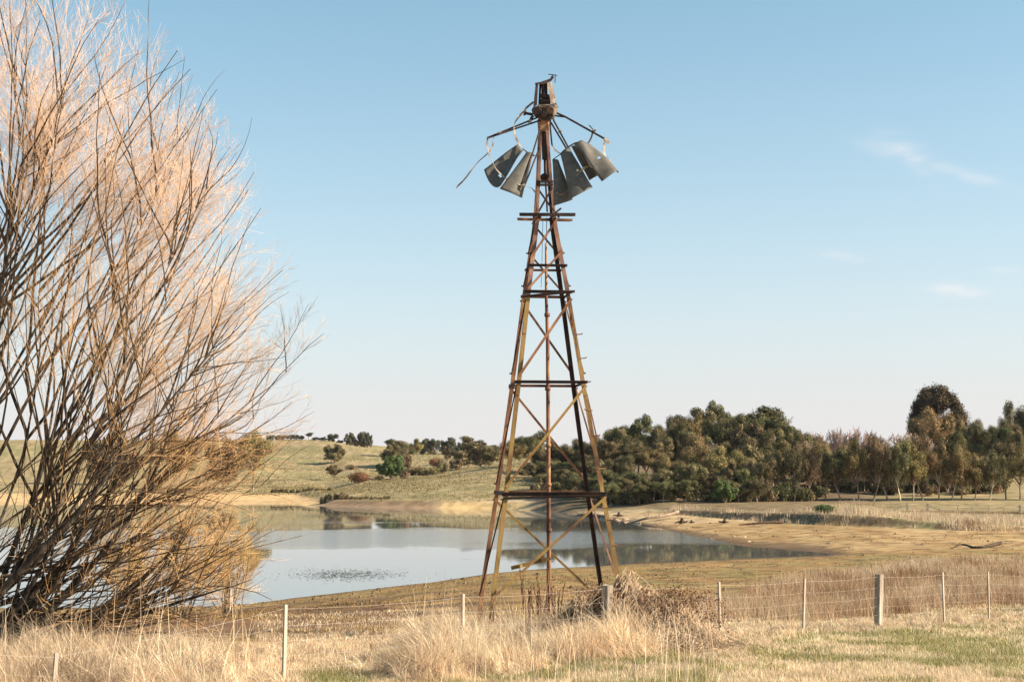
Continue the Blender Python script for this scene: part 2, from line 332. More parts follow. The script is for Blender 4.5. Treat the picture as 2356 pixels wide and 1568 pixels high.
c = mix(c, C(.20, .13, .07)+0*c, sstep(.45, -.05, GZ)*(GY < 130)*sstep(.12, .0, GZ)*.7)
far = sstep(150, 158, GY)*(px > 1800)+sstep(182, 200, GY)*((px > 1600) & (px <= 1800))+sstep(205, 235, GY)*((px > 1290) & (px <= 1600))+sstep(258, 268, GY)*(px <= 1290)
far = np.clip(far, 0, 1)*(GZ > .5)
pc = mix(np.broadcast_to(pasture, c.shape), C(.185, .175, .075)+0*c, sstep(.52, .70, n3*.7+n1*.3)*.7)
pc = mix(pc, C(.40, .29, .16)+0*c, sstep(.5, .7, n2)*.6)
pc = mix(pc, C(.19, .13, .075)+0*c, sstep(.60, .74, n4)*.55)
c = mix(c, pc, far)
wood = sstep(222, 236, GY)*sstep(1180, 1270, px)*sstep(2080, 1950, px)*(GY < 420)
c = mix(c, litter_shade+0*c, wood*.85)  # leaf litter, carried on over the knoll as painted tree shade
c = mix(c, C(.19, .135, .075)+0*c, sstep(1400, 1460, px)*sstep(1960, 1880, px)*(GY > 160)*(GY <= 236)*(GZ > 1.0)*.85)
c = mix(c, C(.50, .34, .17)+0*c, sstep(1.5, 1.1, GZ)*(px < 760)*(GY > 285)*(GY < 400)*(GZ > -.2))
c = mix(c, C(.52, .36, .17)+0*c, sstep(1.4, .8, GZ)*sstep(985, 1040, px)*sstep(1230, 1180, px)*(GY > 240)*(GY < 300))
c = mix(c, C(.22, .14, .085)+0*c, sstep(1.5, .9, GZ)*sstep(720, 760, px)*sstep(1030, 980, px)*(GY > 250)*(GY < 310)*.8)
bank_shade = sstep(-.02, .05, np.gradient(GZ, axis=0)/np.maximum(np.gradient(GY, axis=0), .01)-.07)*(GY > 140)*(GY < 300)*(px > 1440)
c = mix(c, C(.13, .08, .05)+0*c, np.clip(bank_shade, 0, 1)*.7*sstep(.25, .5, n2))  # bare bank earth, with the shade of its face painted in
n5 = fbm(GX*.35+70, GY*.9); c = c*(.66+.68*n4)[..., None]*(.86+.28*n5)[..., None]
c = c*(1-.45*sstep(.66, .78, vnoise(GX*1.4, GY*1.1))*(GY > 38)*(GY < 230))[..., None]
zl = GZ+.10*(fbm(GX*.15+5, GY*.15)-.5); bands = vnoise(zl*16, np.zeros_like(zl)+.5); shm = ((GY > 44) & (GY < 215) & (GZ < 1.6))[..., None]
c = np.where(shm, c*(.78+.44*bands)[..., None], c)
c = np.where(shm, mix(c, C(.085, .055, .035)+0*c, sstep(.16, .03, GZ+.06*(n4-.5))*.8), c)
tallg = (sstep(640, 480, px)*sstep(16, 18.5, GY)*sstep(30, 26, GY)+sstep(890, 980, px)*sstep(1680, 1560, px)*sstep(21, 23, GY)*sstep(33, 29, GY)).clip(0, 1); c = c*(1-.45*tallg)[..., None]  # ground darkened where the tall straw stands
nr, nc = GX.shape; ii = np.arange(nr*nc).reshape(nr, nc)
Fg = np.stack([ii[:-1, :-1], ii[:-1, 1:], ii[1:, 1:], ii[1:, :-1]], -1).reshape(-1, 4)
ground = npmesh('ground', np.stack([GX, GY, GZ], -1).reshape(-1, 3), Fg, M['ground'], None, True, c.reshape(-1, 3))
tag(ground, 'grassy paddock, muddy lake shore and rolling pasture hills', 'ground', kind='structure')

# ------------------------------------------------------------------ water
m, t, p = newmat('lake_water'); L = t.links.new
p.inputs['Base Color'].default_value = (.13, .13, .115, 1); p.inputs['IOR'].default_value = 1.33; p.inputs['Specular IOR Level'].default_value = .95
tcn = t.nodes.new('ShaderNodeTexCoord')
def wn(scale, sx, sy, det=3):
    mp_ = t.nodes.new('ShaderNodeMapping'); mp_.inputs['Scale'].default_value = (sx, sy, 1); L(tcn.outputs['Object'], mp_.inputs[0])
    n_ = t.nodes.new('ShaderNodeTexNoise'); n_.inputs['Scale'].default_value = scale; n_.inputs['Detail'].default_value = det; L(mp_.outputs[0], n_.inputs['Vector']); return n_.outputs['Fac']
def mth(op, *a, clamp=False):
    n_ = t.nodes.new('ShaderNodeMath'); n_.operation = op; n_.use_clamp = clamp
    for i, v in enumerate(a):
        if isinstance(v, (int, float)): n_.inputs[i].default_value = v
        else: L(v, n_.inputs[i])
    return n_.outputs[0]
def mapr(v, a, b, c_, d_):
    n_ = t.nodes.new('ShaderNodeMapRange'); n_.interpolation_type = 'SMOOTHSTEP'; L(v, n_.inputs[0])
    for i, q in enumerate((a, b, c_, d_)): n_.inputs[1+i].default_value = q
    return n_.outputs[0]
sx = t.nodes.new('ShaderNodeSeparateXYZ'); L(tcn.outputs['Object'], sx.inputs[0])
yy = mth('ADD', sx.outputs['Y'], mth('MULTIPLY', mth('SUBTRACT', wn(.03, 1, 1), .5), 50))
band = mth('MULTIPLY', mapr(yy, 128, 140, 0, 1), mapr(yy, 172, 160, 0, 1))       # the breeze-ruffled strip across the lake
band2 = mapr(wn(.05, .35, 2.2), .58, .70, 0, .3)
ruf = mth('ADD', band, band2, clamp=True)
rip = wn(1.6, .55, 1.6, 3); 
bn = t.nodes.new('ShaderNodeBump'); bn.inputs['Distance'].default_value = .25
L(rip, bn.inputs['Height']); L(mth('MULTIPLY_ADD', ruf, .12, .003), bn.inputs['Strength']); L(bn.outputs[0], p.inputs['Normal'])
L(mth('MULTIPLY_ADD', ruf, .08, .02), p.inputs['Roughness'])
Wv = [(-420, 45, 0), (170, 45, 0), (170, 420, 0), (-420, 420, 0)]
water = pymesh('water', Wv, [(0, 1, 2, 3)], m); tag(water, 'calm lake reflecting sky and trees', 'water', kind='structure')

# ------------------------------------------------------------------ windmill
TY = 29.0; THETA = R_(5.8)
Zp = lambda py: at(CX, py, TY).z
AX = lambda z: (at(1250, 300, TY).x + (at(1265, 1400, TY).x-at(1250, 300, TY).x)*(at(CX, 300, TY).z-z)/(at(CX, 300, TY).z-at(CX, 1400, TY).z))
zg = Hs(AX(3.8), TY)
rz = [(zg-.3, 2.02), (Zp(1353), 1.82), (Zp(1129), 1.40), (Zp(875), .955), (Zp(676), .62), (Zp(530), .345), (Zp(495), .29), (Zp(420), .22), (Zp(285), .125)]
def Rz(z): return float(np.interp(z, [q[0] for q in rz], [q[1] for q in rz]))
def corner(k, z):      # 0 front-left, 1 front-right, 2 rear-right, 3 rear-left
    a = R_([-135, -45, 45, 135][k])+THETA; r = Rz(z); return Vector((AX(z)+r*math.cos(a), TY+r*math.sin(a), z))
wm = empty('windmill', (AX(zg), TY, zg), 'derelict rusty lattice windmill tower with drooping broken wheel by the lake', 'windmill')
fx = Vector((math.cos(THETA), math.sin(THETA), 0)); fy = Vector((-math.sin(THETA), math.cos(THETA), 0))
def wpart(b, name, mat, smooth=False): return b.build(name, M[mat], wm, smooth)
levels = [q[0] for q in rz]
for k in range(4):
    sx_ = [1, -1, -1, 1][k]; sy_ = [1, 1, -1, -1][k]
    for seg, (za, zb) in enumerate(zip(levels[:-1], levels[1:])):
        pass
    b = MB(); wl = .085; tl = .012
    # leg: L angle, several straight lengths spliced, built as one mesh
    zs = [levels[0], levels[1], levels[2], levels[3], levels[4], levels[5], levels[6], levels[7], levels[8]]
    for za, zb in zip(zs[:-1], zs[1:]):
        ww = wl if za < Zp(500) else .06
        p0 = corner(k, za); p1 = corner(k, zb); tt = (p1-p0).normalized()
        xa = (fx-tt*fx.dot(tt)).normalized(); ya = tt.cross(xa); s2 = sy_ if ya.dot(fy) > 0 else -sy_
        if za >= Zp(676)-.01:
            ub = globals().setdefault('_ub%d' % k, MB()); ub.angle(p0, p1+tt*.001, ww, tl, xa, sx_, s2)
        else: b.angle(p0, p1+tt*.001, ww, tl, xa, sx_, s2)
    for zz in (Zp(900), Zp(1120), Zp(760)):      # splice plates
        c0 = corner(k, zz-.12); c1 = corner(k, zz+.12); off = fx*(sx_*.045)-fy*(sy_*.008)
        b.bar(c0+off, c1+off, .075, .01, fx)
    uo = wpart(globals()['_ub%d' % k], 'mast_leg', ['rust_mast', 'rust_mast', 'dark_iron', 'rust'][k])
    o = wpart(b, 'leg', ['rust_yellow', 'rust_yellow', 'dark_iron', 'rust'][k])
    o['label'] = ['yellow lichened front leg nearest the left', 'rust orange and yellow front right leg', 'near black rear right leg', 'dark rusty rear left leg'][k]
def girt(z, ka, kb, mat, ext=0, hgt=.06, name='girt', dz0=0, dz1=0, t_=.01, off=0):
    a = corner(ka, z+dz0); c_ = corner(kb, z+dz1); d = (c_-a).normalized(); mid = (a+c_)/2
    o_ = (mid-Vector((AX(z), TY, z))); o_.z = 0; o_.normalize(); o_ = o_*(.012+off)
    b = MB(); b.angle(a-d*ext+o_, c_+d*ext+o_, hgt, t_, Vector((0, 0, 1)), -1, 1 if True else -1)
    return wpart(b, name, mat)
zF = lambda py: at(CX, py, TY-1).z
for py, hg in ((608, .05), (668, .06), (875, .06), (1131, .08)):
    z = at(CX, py, TY-Rz(Zp(py))*.7).z
    girt(z, 0, 1, 'dark_iron', .05, hg); girt(z, 3, 2, 'rust', .03, hg*.9); girt(z, 1, 2, 'dark_iron', .03, hg*.9); girt(z, 0, 3, 'dark_iron', .03, hg*.9)  # front girts near black: shade of their top flange painted into the iron
z = at(CX, 677, TY-.4).z; girt(z, 0, 1, 'dark_iron', .1, .05, 'girt', -.03, .07, off=.03)
z = at(CX, 1140, TY-1).z; girt(z, 0, 1, 'dark_iron', .02, .04, 'girt', -.02, 0.03, off=.02)
def brace(ka, pya, kb, pyb, mat, w_=.045, off=0.0):
    da = TY+(-.7 if ka < 2 else .7)*Rz(Zp(pya)); db = TY+(-.7 if kb < 2 else .7)*Rz(Zp(pyb))
    a = corner(ka, at(CX, pya, da).z); c_ = corner(kb, at(CX, pyb, db).z); mid = (a+c_)/2
    o_ = mid-Vector((AX(mid.z), TY, mid.z)); o_.z = 0; o_.normalize()
    b = MB(); t_ = (c_-a).normalized(); b.angle(a+o_*(.02+off), c_+o_*(.02+off), w_, .008, o_.cross(t_), 1, 1)
    b.rod(a+o_*(.005)+t_*.03, a+o_*(.05)+t_*.03, .014); b.rod(c_+o_*(.005)-t_*.03, c_+o_*(.05)-t_*.03, .014)
    return wpart(b, 'brace', mat)
fr = [(503, 590), (575, 665), (685, 866), (884, 1118), (1140, 1372)]
for i, (yt, yb) in enumerate(fr):
    brace(1, yt, 0, yb, 'rust' if i < 3 else 'rust_yellow', .04 if i < 2 else .05)
    brace(3, yt+(4 if i else 8), 2, yb+[-12, 4, -8, -10, 12][i], 'rust' if i < 4 else 'rust_yellow', .04 if i < 2 else .05)
    brace(2, yt+6, 1, yb-(6 if i < 4 else -30), 'rust', .03, -.03)
    brace(0, yt+6, 3, yb-4, 'dark_iron', .025, -.03)
# platform: planks resting on the tower just under the wheel
zpl = at(CX, 494, TY).z
for (xa_, xb_, py_, dy, mt, tk) in ((1195, 1324, 494, -.38, 'dark_iron', .06), (1190, 1317, 504.5, .33, 'rust', .045)):
    b = MB(); a = at(xa_, py_-1, TY+dy); c_ = at(xb_, py_+1.5 if dy > 0 else py_-.5, TY+dy); b.bar(a, c_, tk, .05, (0, 0, 1))
    b.bar(a+Vector((.02, .03, -.01)), c_+Vector((-.04, .03, -.01)), tk*.5, .09, (0, 0, 1)); wpart(b, 'platform_beam', mt)
for xo in (1228, 1243, 1272, 1285):
    b = MB(); b.bar(at(xo, 497, TY-.42)+Vector((0, 0, 0)), at(xo, 500, TY+.36), .045, .03, (1, 0, 0)); wpart(b, 'platform_beam', 'dark_iron')
b = MB(); b.bar(at(1268, 497, TY-.3), at(1291, 479, TY-.3), .035, .03, (0, 0, 1)); wpart(b, 'bracket', 'dark_iron')
# upper mast details
z2 = lambda zx, zy, dy=0: at(1017.8+.2403*zx, 150.8+.2403*zy, TY+dy)
for (y_, mt) in ((1112, 'dark_iron'), (1142, 'dark_iron')):
    b = MB(); b.bar(z2(903, y_, -.17), z2(1060, y_, -.17), .05, .03, (0, 0, 1)); wpart(b, 'girt', mt)
for (p_, q_) in (((905, 1165), (1070, 1400)), ((1055, 1165), (920, 1400))):
    b = MB(); b.bar(z2(*p_, -.16), z2(*q_, -.18), .04, .012, (0, 0, 1)); wpart(b, 'brace', 'dark_iron')
b = MB(); b.rod(z2(985, 560), z2(985, 900), .09, .065, 10); b.rod(z2(985, 900), z2(988, 1060), .035); b.rod(z2(982, 1035), z2(982, 1060), .05, .12, 10); b.rod(z2(982, 1060), z2(982, 1100), .12, .08, 10)
b.rod(z2(988, 1100), z2(1005, 1400), .02); wpart(b, 'vertical_shaft', 'dark_iron', False)
b = MB(); b.pipe([at(1263, 1448, TY), at(1262, 1100, TY), at(1260, 780, TY), at(1257, 690, TY), at(1256, 560, TY)], [.045, .043, .038, .032, .02], 8)
for yy_ in (720, 890, 1020, 1110, 1215): b.rod(at(1258+(yy_-600)*.008, yy_, TY), at(1258+(yy_-600)*.008, yy_+8, TY), .058, .058)
wpart(b, 'pump_pipe', 'rust', True)
b = MB(); b.pipe([at(1258, 500, TY), at(1257, 560, TY), at(1256, 610, TY)], .008, 5); wpart(b, 'pump_rod', 'dark_iron')
b = MB(); b.pipe([at(1249, 505, TY-.1), at(1247, 600, TY-.1), at(1245, 660, TY-.12)], .005, 4); wpart(b, 'loose_wire', 'dark_iron')
b = MB(); b.bar(at(1267, 1283, TY-.1), at(1176, 1306, TY-.1), .075, .03, (0, 0, 1)); b.bar(at(1247, 1272, TY-.1), at(1250, 1292, TY-.1), .06, .08, (1, 0, 0)); b.rod(at(1196, 1298, TY-.16), at(1197, 1306, TY-.16), .05)
o = wpart(b, 'lever_arm', 'rust_yellow')
# climbing pegs on the right leg
for py_ in (766, 822, 878, 943, 1002, 1078, 1168, 1195, 1253):
    c0 = corner(1, at(CX, py_, TY-.8).z); s_ = random.choice((1, 1, -1)); b = MB(); b.rod(c0-fx*.05*s_, c0+fx*(.10*s_)+Vector((0, 0, .01)), .011); b.rod(c0+fx*.10*s_+Vector((0, 0, .01)), c0+fx*.11*s_+Vector((0, 0, .03)), .011); wpart(b, 'step_peg', 'rust')
# the ladder-rail strip alongside the right leg
for (ya_, yb_, xa_, xb_) in ((700, 830, 1313, 1331), (905, 1010, 1350, 1374), (1160, 1360, 1388, 1424)):
    b = MB(); b.bar(at(xa_, ya_, TY-.4), at(xb_, yb_, TY-.7), .028, .012, (1, 0, 0)); wpart(b, 'side_rail', 'rust')
# turntable collar and head
b = MB()
b.rod(z2(968, 640), z2(968, 520), .11, .13, 12)
b.bar(z2(930, 590, -.12), z2(1015, 590, -.12), .12, .03, (0, 0, 1)); wpart(b, 'mast_cap', 'rust')
head = empty('tower_head', z2(985, 500), None, None); head.parent = wm; head.matrix_parent_inverse = Matrix.Translation(-Vector(wm.location)); del_ = None
# real mesh instead of a helper empty for the head: the gear casing is the part, its pieces are sub-parts
bpy.data.objects.remove(head)
casing = MB()
def poly_solid(mb, pts, dy0, dy1):
    n = len(pts); b0 = len(mb.V)
    for dy in (dy0, dy1):
        for q in pts: mb.V.append(z2(q[0], q[1], dy))
    mb.F.append(tuple(range(b0, b0+n))[::-1]); mb.F.append(tuple(range(b0+n, b0+2*n)))
    for i in range(n): j = (i+1) % n; mb.F.append((b0+i, b0+j, b0+n+j, b0+n+i))
poly_solid(casing, [(868, 400), (852, 425), (862, 455), (885, 490), (940, 522), (1010, 525), (1060, 515), (1090, 470), (1108, 400), (1090, 360), (1040, 372), (1000, 385), (930, 380)], -.17, .19)
casing.rod(z2(905, 440, -.19), z2(905, 440, -.27), .10, .09, 14); casing.rod(z2(1030, 430, -.19), z2(1030, 430, -.26), .10, .08, 14)
casing.rod(z2(968, 470, -.18), z2(968, 470, -.30), .07, .06, 12)
cas = casing.build('gear_casing', M['cast'], wm)
def sub(mb, name, mat): o = mb.build(name, M[mat], wm); o.parent = cas; o.matrix_parent_inverse = Matrix.Identity(4); o.location = (0, 0, 0); return o
def sub(mb, name, mat):
    o = pymesh(name, mb.V, mb.F, M[mat]); o.parent = cas; o.matrix_parent_inverse = Matrix.Translation(-Vector(wm.location)) @ Matrix.Translation(Vector((0, 0, 0)))
    # casing's own world offset is nil (its mesh is in world coordinates), so cancel it exactly
    o.matrix_parent_inverse = Matrix.Identity(4); return o
b = MB(); poly_solid(b, [(893, 172), (918, 165), (906, 380), (870, 400)], -.15, -.11); poly_solid(b, [(893, 172), (900, 168), (884, 398), (870, 400)], -.11, .15); sub(b, 'head_frame', 'dark_iron')
b = MB(); poly_solid(b, [(928, 170), (950, 160), (935, 385), (918, 385)], .06, .10); sub(b, 'head_frame', 'dark_iron')
b = MB(); poly_solid(b, [(1005, 172), (1035, 158), (1068, 368), (1042, 385)], -.16, -.12); poly_solid(b, [(1036, 158), (1050, 166), (1094, 372), (1070, 376)], -.13, .17); sub(b, 'head_frame', 'sunlit_iron')
b = MB(); poly_solid(b, [(1040, 378), (1092, 374), (1110, 405), (1090, 470), (1055, 470)], -.20, -.172); sub(b, 'side_plate', 'sunlit_iron')
b = MB(); poly_solid(b, [(888, 166), (885, 184), (975, 178), (1040, 152), (1068, 118), (1062, 96), (1048, 96), (1030, 126), (985, 142), (940, 158)], -.16, .12)
b.bar(z2(1015, 84), z2(1100, 96), .015, .02, (0, 0, 1)); b.bar(z2(1080, 95, -.05), z2(1078, 165, -.05), .018, .018, (1, 0, 0)); sub(b, 'top_bracket', 'dark_iron')
b = MB(); b.rod(z2(962, 165), z2(962, 400), .032); b.rod(z2(990, 168, .05), z2(995, 400, .05), .032); b.bar(z2(940, 290), z2(1035, 300), .07, .1, (0, 0, 1)); b.rod(z2(930, 345, -.05), z2(1035, 345, -.05), .06, .06, 10); sub(b, 'connecting_rod', 'dark_iron')
b = MB(); b.bar(z2(868, 470, -.1), z2(786, 455, -.1), .05, .04, (0, 0, 1)); b.rod(z2(800, 457, -.1), z2(780, 452, -.1), .05, .06); b.bar(z2(870, 480, -.1), z2(845, 512, -.1), .05, .04, (0, 0, 1)); b.bar(z2(850, 508, -.1), z2(818, 545, -.1), .03, .03, (0, 0, 1)); sub(b, 'furl_lever', 'dark_iron')
b = MB(); b.bar(z2(915, 378, -.2), z2(1020, 378, -.2), .025, .03, (0, 0, 1)); b.bar(z2(1070, 360, -.2), z2(1066, 520, -.2), .03, .03, (1, 0, 0)); b.bar(z2(1045, 395, -.18), z2(1110, 398, -.18), .03, .03, (0, 0, 1)); b.rod(z2(925, 395, -.2), z2(960, 400, -.2), .03); sub(b, 'gear_band', 'galv_strip')
# spokes
for pts, r_ in (([(905, 500, -.1), (440, 688, -.3)], .018), ([(940, 524, -.15), (445, 690, -.3)], .018), ([(1095, 455, -.1), (1175, 490, -.2), (1555, 702, -.45)], .021), ([(1085, 482, -.1), (1172, 492, -.2)], .017),
                ([(1062, 518, -.2), (1330, 1012, -.7)], .018), ([(1038, 542, -.2), (1318, 1014, -.7)], .018), ([(1032, 520, -.1), (1038, 650, -.25), (1050, 765, -.35)], .017),
                ([(932, 615, -.25), (770, 1152, -.75)], .017), ([(928, 790, -.25), (785, 1156, -.75)], .017)):
    b = MB(); b.pipe([z2(*q) for q in pts], r_, 6); wpart(b, 'spoke', 'dark_iron')
# loose rims: flat bands bent out of shape
def band_strip(pts, w_, mat='galv_strip', name='rim_strip', th=.006):
    P = curve([z2(*q) for q in pts], 6); b = MB()
    sec = [(-w_/2, -th/2), (w_/2, -th/2), (w_/2, th/2), (-w_/2, th/2)]; base = len(b.V)
    for i, q in enumerate(P):
        t_ = (P[min(i+1, len(P)-1)]-P[max(i-1, 0)]).normalized(); n_ = t_.cross(Vector((0, 1, 0))).normalized(); y_ = (Vector((0, 1, 0))-t_*t_.y).normalized()
        rt = math.sin(i*.25)*.5+.7; wv = y_*math.cos(rt)+n_*math.sin(rt); nn = t_.cross(wv)
        for (a_, c_) in sec: b.V.append(q+wv*a_+nn*c_)
    for i in range(len(P)-1):
        for k_ in range(4): j = (k_+1) % 4; b.F.append((i*4+k_, i*4+j, i*4+4+j, i*4+4+k_))
    b.F += [(3, 2, 1, 0), tuple(range(len(P)*4-4, len(P)*4))]
    return wpart(b, name, mat)
band_strip([(872, 350, 0), (800, 410, -.1), (725, 500, -.15), (690, 560, -.2), (688, 620, -.25), (705, 690, -.3), (735, 755, -.35), (770, 797, -.4)], .045)
band_strip([(770, 797, -.42), (830, 842, -.45), (885, 862, -.4), (925, 878, -.3)], .03, 'dark_iron')
band_strip([(492, 690, -.3), (480, 770, -.3), (440, 835, -.32), (350, 915, -.35), (290, 985, -.4), (215, 1085, -.4), (130, 1170, -.45)], .03)
band_strip([(435, 680, -.3), (428, 740, -.3), (440, 830, -.35), (478, 918, -.5), (515, 990, -.62), (590, 1068, -.7), (680, 1120, -.75), (790, 1158, -.75), (850, 1172, -.6), (890, 1215, -.5), (902, 1240, -.45)], .04)
band_strip([(1440, 622, -.4), (1428, 680, -.4), (1395, 742, -.42), (1345, 760, -.45), (1290, 738, -.5), (1220, 772, -.55), (1165, 815, -.55), (1120, 855, -.5), (1060, 900, -.4)], .035, 'dark_iron')
band_strip([(1048, 762, -.35), (1065, 795, -.4), (1105, 828, -.45), (1150, 850, -.5)], .04)
band_strip([(1556, 698, -.45), (1580, 720, -.45), (1588, 748, -.45)], .07); band_strip([(1552, 705, -.45), (1548, 780, -.5), (1552, 850, -.5), (1580, 880, -.52), (1606, 905, -.55), (1600, 938, -.6)], .055)
band_strip([(1600, 935, -.62), (1545, 968, -.72), (1500, 978, -.75), (1440, 958, -.78), (1380, 970, -.8), (1325, 1010, -.8), (1270, 1090, -.85), (1215, 1175, -.85), (1150, 1235, -.8), (1090, 1215, -.7)], .04, 'galv_strip')
band_strip([(1442, 616, -.4), (1425, 592, -.4), (1404, 570, -.4)], .02, 'dark_iron')
b = MB(); 
for q in ((555, 645, -.32), (840, 535, -.2), (1125, 632, -.3), (860, 860, -.45), (780, 1150, -.78), (1325, 1100, -.85), (1455, 622, -.42)): b = MB(); b.rod(z2(*q)-Vector((.03, 0, 0)), z2(*q)+Vector((.03, .0, .01)), .03); wpart(b, 'rim_clip', 'galv_strip')
# vanes: bowed tapering sheets  (inner-left, inner-right, outer-right, outer-left), depth at each, bow
def vane(il, ir, orr, ol, bow, arc, label=None, tears=(), nu=14, nv=18, wob=.01):
    A, B_, C_, D = [z2(*q) for q in (il, ir, orr, ol)]; nrm = (B_-A).cross(D-A).normalized()
    if nrm.y > 0: nrm = -nrm
    V = []; long = ((D+C_)/2-(A+B_)/2).normalized(); th = .006
    for s_ in (0, 1):
        for j in range(nv+1):
            v = j/nv
            for i in range(nu+1):
                u = i/nu; a = A.lerp(B_, u); d = D.lerp(C_, u); q = a.lerp(d, v)
                prof = 1-(2*u-1)**2
                q = q+nrm*(bow*prof*(.6+.4*v))+long*(arc*prof*v*v)+nrm*wob*math.sin(7*u+5*v)+nrm*(-s_*th)
                V.append(q)
    n1_ = (nu+1)*(nv+1); Fc = []; ix = lambda s_, i, j: s_*n1_+j*(nu+1)+i
    skip = set()
    for (u0, v0, u1, v1) in tears:
        for j in range(nv):
            for i in range(nu):
                if u0 <= (i+.5)/nu <= u1 and v0 <= (j+.5)/nv <= v1: skip.add((i, j))
    for j in range(nv):
        for i in range(nu):
            if (i, j) in skip: continue
            Fc.append((ix(0, i, j), ix(0, i+1, j), ix(0, i+1, j+1), ix(0, i, j+1))); Fc.append((ix(1, i, j), ix(1, i, j+1), ix(1, i+1, j+1), ix(1, i+1, j)))
    for i in range(nu): Fc.append((ix(0, i, 0), ix(1, i, 0), ix(1, i+1, 0), ix(0, i+1, 0))); Fc.append((ix(0, i, nv), ix(0, i+1, nv), ix(1, i+1, nv), ix(1, i, nv)))
    for j in range(nv): Fc.append((ix(0, 0, j), ix(0, 0, j+1), ix(1, 0, j+1), ix(1, 0, j))); Fc.append((ix(0, nu, j), ix(1, nu, j), ix(1, nu, j+1), ix(0, nu, j+1)))
    o = pymesh('vane', V, Fc, M['galv'], None, True); rel(o, wm)
    if label: o['label'] = label
    return o
vane((722, 752, -.15), (772, 800, -.42), (562, 1140, -.95), (396, 992, -.42), -.13, .10, 'dark curved vane furthest left', tears=((.45, .71, .65, .75),))
vane((805, 830, -.42), (862, 858, -.34), (765, 1265, -.48), (552, 1178, -.85), .17, .08, 'left vane with a sunlit lower end')
vane((1055, 900, -.45), (1112, 955, -.38), (1250, 1280, -.40), (1070, 1340, -.78), .17, .04, 'vane hanging beside the right side of the mast')
vane((1130, 845, -.58), (1210, 800, -.42), (1440, 1160, -.50), (1228, 1272, -1.0), .20, .07, 'broad middle vane right of the mast')
vane((1235, 775, -.30), (1330, 760, -.38), (1512, 1035, -.50), (1405, 1098, -.42), .08, .03, 'shaded vane behind the bent one')
vane((1262, 752, -.78), (1402, 755, -.52), (1690, 1022, -.60), (1536, 1098, -1.08), .17, .04, 'bent and torn pale vane furthest right', tears=((.34, .50, .48, .58),), wob=.03)

# ------------------------------------------------------------------ near fence
fp = [(130, 18.5, 'pale'), (657, 21, 'pale'), (1065, 23.5, 'pale'), (1397, 26, 'thick'), (1654, 28.5, 'pale'), (1851, 31, 'pale'), (2023, 33.5, 'thick'), (2168, 36, 'pale'), (2273, 38.5, 'pale')]
tops = {130: 1500, 657: 1390, 1065: 1365, 1397: 1345, 1654: 1338, 1851: 1330, 2023: 1320, 2168: 1316, 2273: 1315}
f0 = gy(1065, 23.5); fence = empty('wire_fence', f0, 'near wire fence with pale thin posts and thick grey timber posts in dry grass', 'fence')
pts = []
for (px_, d_, kd) in fp: pts.append((at(px_, tops[px_], d_), kd))
dv = (pts[-1][0]-pts[-2][0]); q = pts[0][0]-Vector((2.6, 2.5, 0)); pts = [(Vector((q.x, q.y, Hs(q.x, q.y)+1.15)), 'pale')]+pts
for k_ in (1, 2, 3):
    q = pts[-1][0]+Vector((2.2, 2.4, 0)); pts.append((Vector((q.x, q.y, Hs(q.x, q.y)+1.2)), 'thick' if k_ == 2 else 'pale'))
for (tp, kd) in pts:
    g = Hs(tp.x, tp.y)-.3; b = MB(); s_ = .17 if kd == 'thick' else .048; s2 = .15 if kd == 'thick' else .042
    ax = Vector((.72, .69, 0)); lean = Vector((random.uniform(-.07, .07), random.uniform(-.05, .05), 0)); tz = Vector((0, 0, 1))
    base = Vector((tp.x, tp.y, g))+lean
    if kd == 'thick':
        sec = [(-s_/2, -s2/2+.01), (-s_/2+.01, -s2/2), (s_/2-.01, -s2/2), (s_/2, -s2/2+.01), (s_/2, s2/2-.01), (s_/2-.01, s2/2), (-s_/2+.01, s2/2), (-s_/2, s2/2-.01)]
        b.prism(sec, base, tp, ax, [(x*.96, y*.96) for x, y in sec]); b.build('post', M['grey_post'], fence)
    else: b.bar(base, tp, s_, s2, ax); b.build('post', M['pale_post'], fence)
for hi, rr in ((-.06, .0017), (-.30, .0014), (-.52, .0014), (-.73, .0014), (-.93, .0014)):
    P = []
    for i, (tp, kd) in enumerate(pts[:-1]):
        a = tp+Vector((-.03, -.04, hi)); c_ = pts[i+1][0]+Vector((-.03, -.04, hi))
        for k_ in range(6): s_ = k_/6; P.append(a.lerp(c_, s_)-Vector((0, 0, .03*4*s_*(1-s_))))
    P.append(pts[-1][0]+Vector((-.03, -.04, hi))); MB().pipe(P, rr, 4).build('wire', M['wire'], fence)
# lone post at the water's edge
q = gy(527, 63); q = at(528, 1386, 60); tp = at(527, 1328, 60); b = MB(); b.prism([(-.07, -.05), (.06, -.06), (.07, .05), (-.05, .06)], Vector((q.x, q.y, Hs(q.x, q.y)-.2)), tp, (1, 0, 0), [(-.05, -.04), (.05, -.05), (.06, .03), (-.04, .05)])
o = b.build('mooring_post', M['grey_post']); tag(o, 'short weathered timber post standing alone at the near water edge beside the bare willow', 'post')

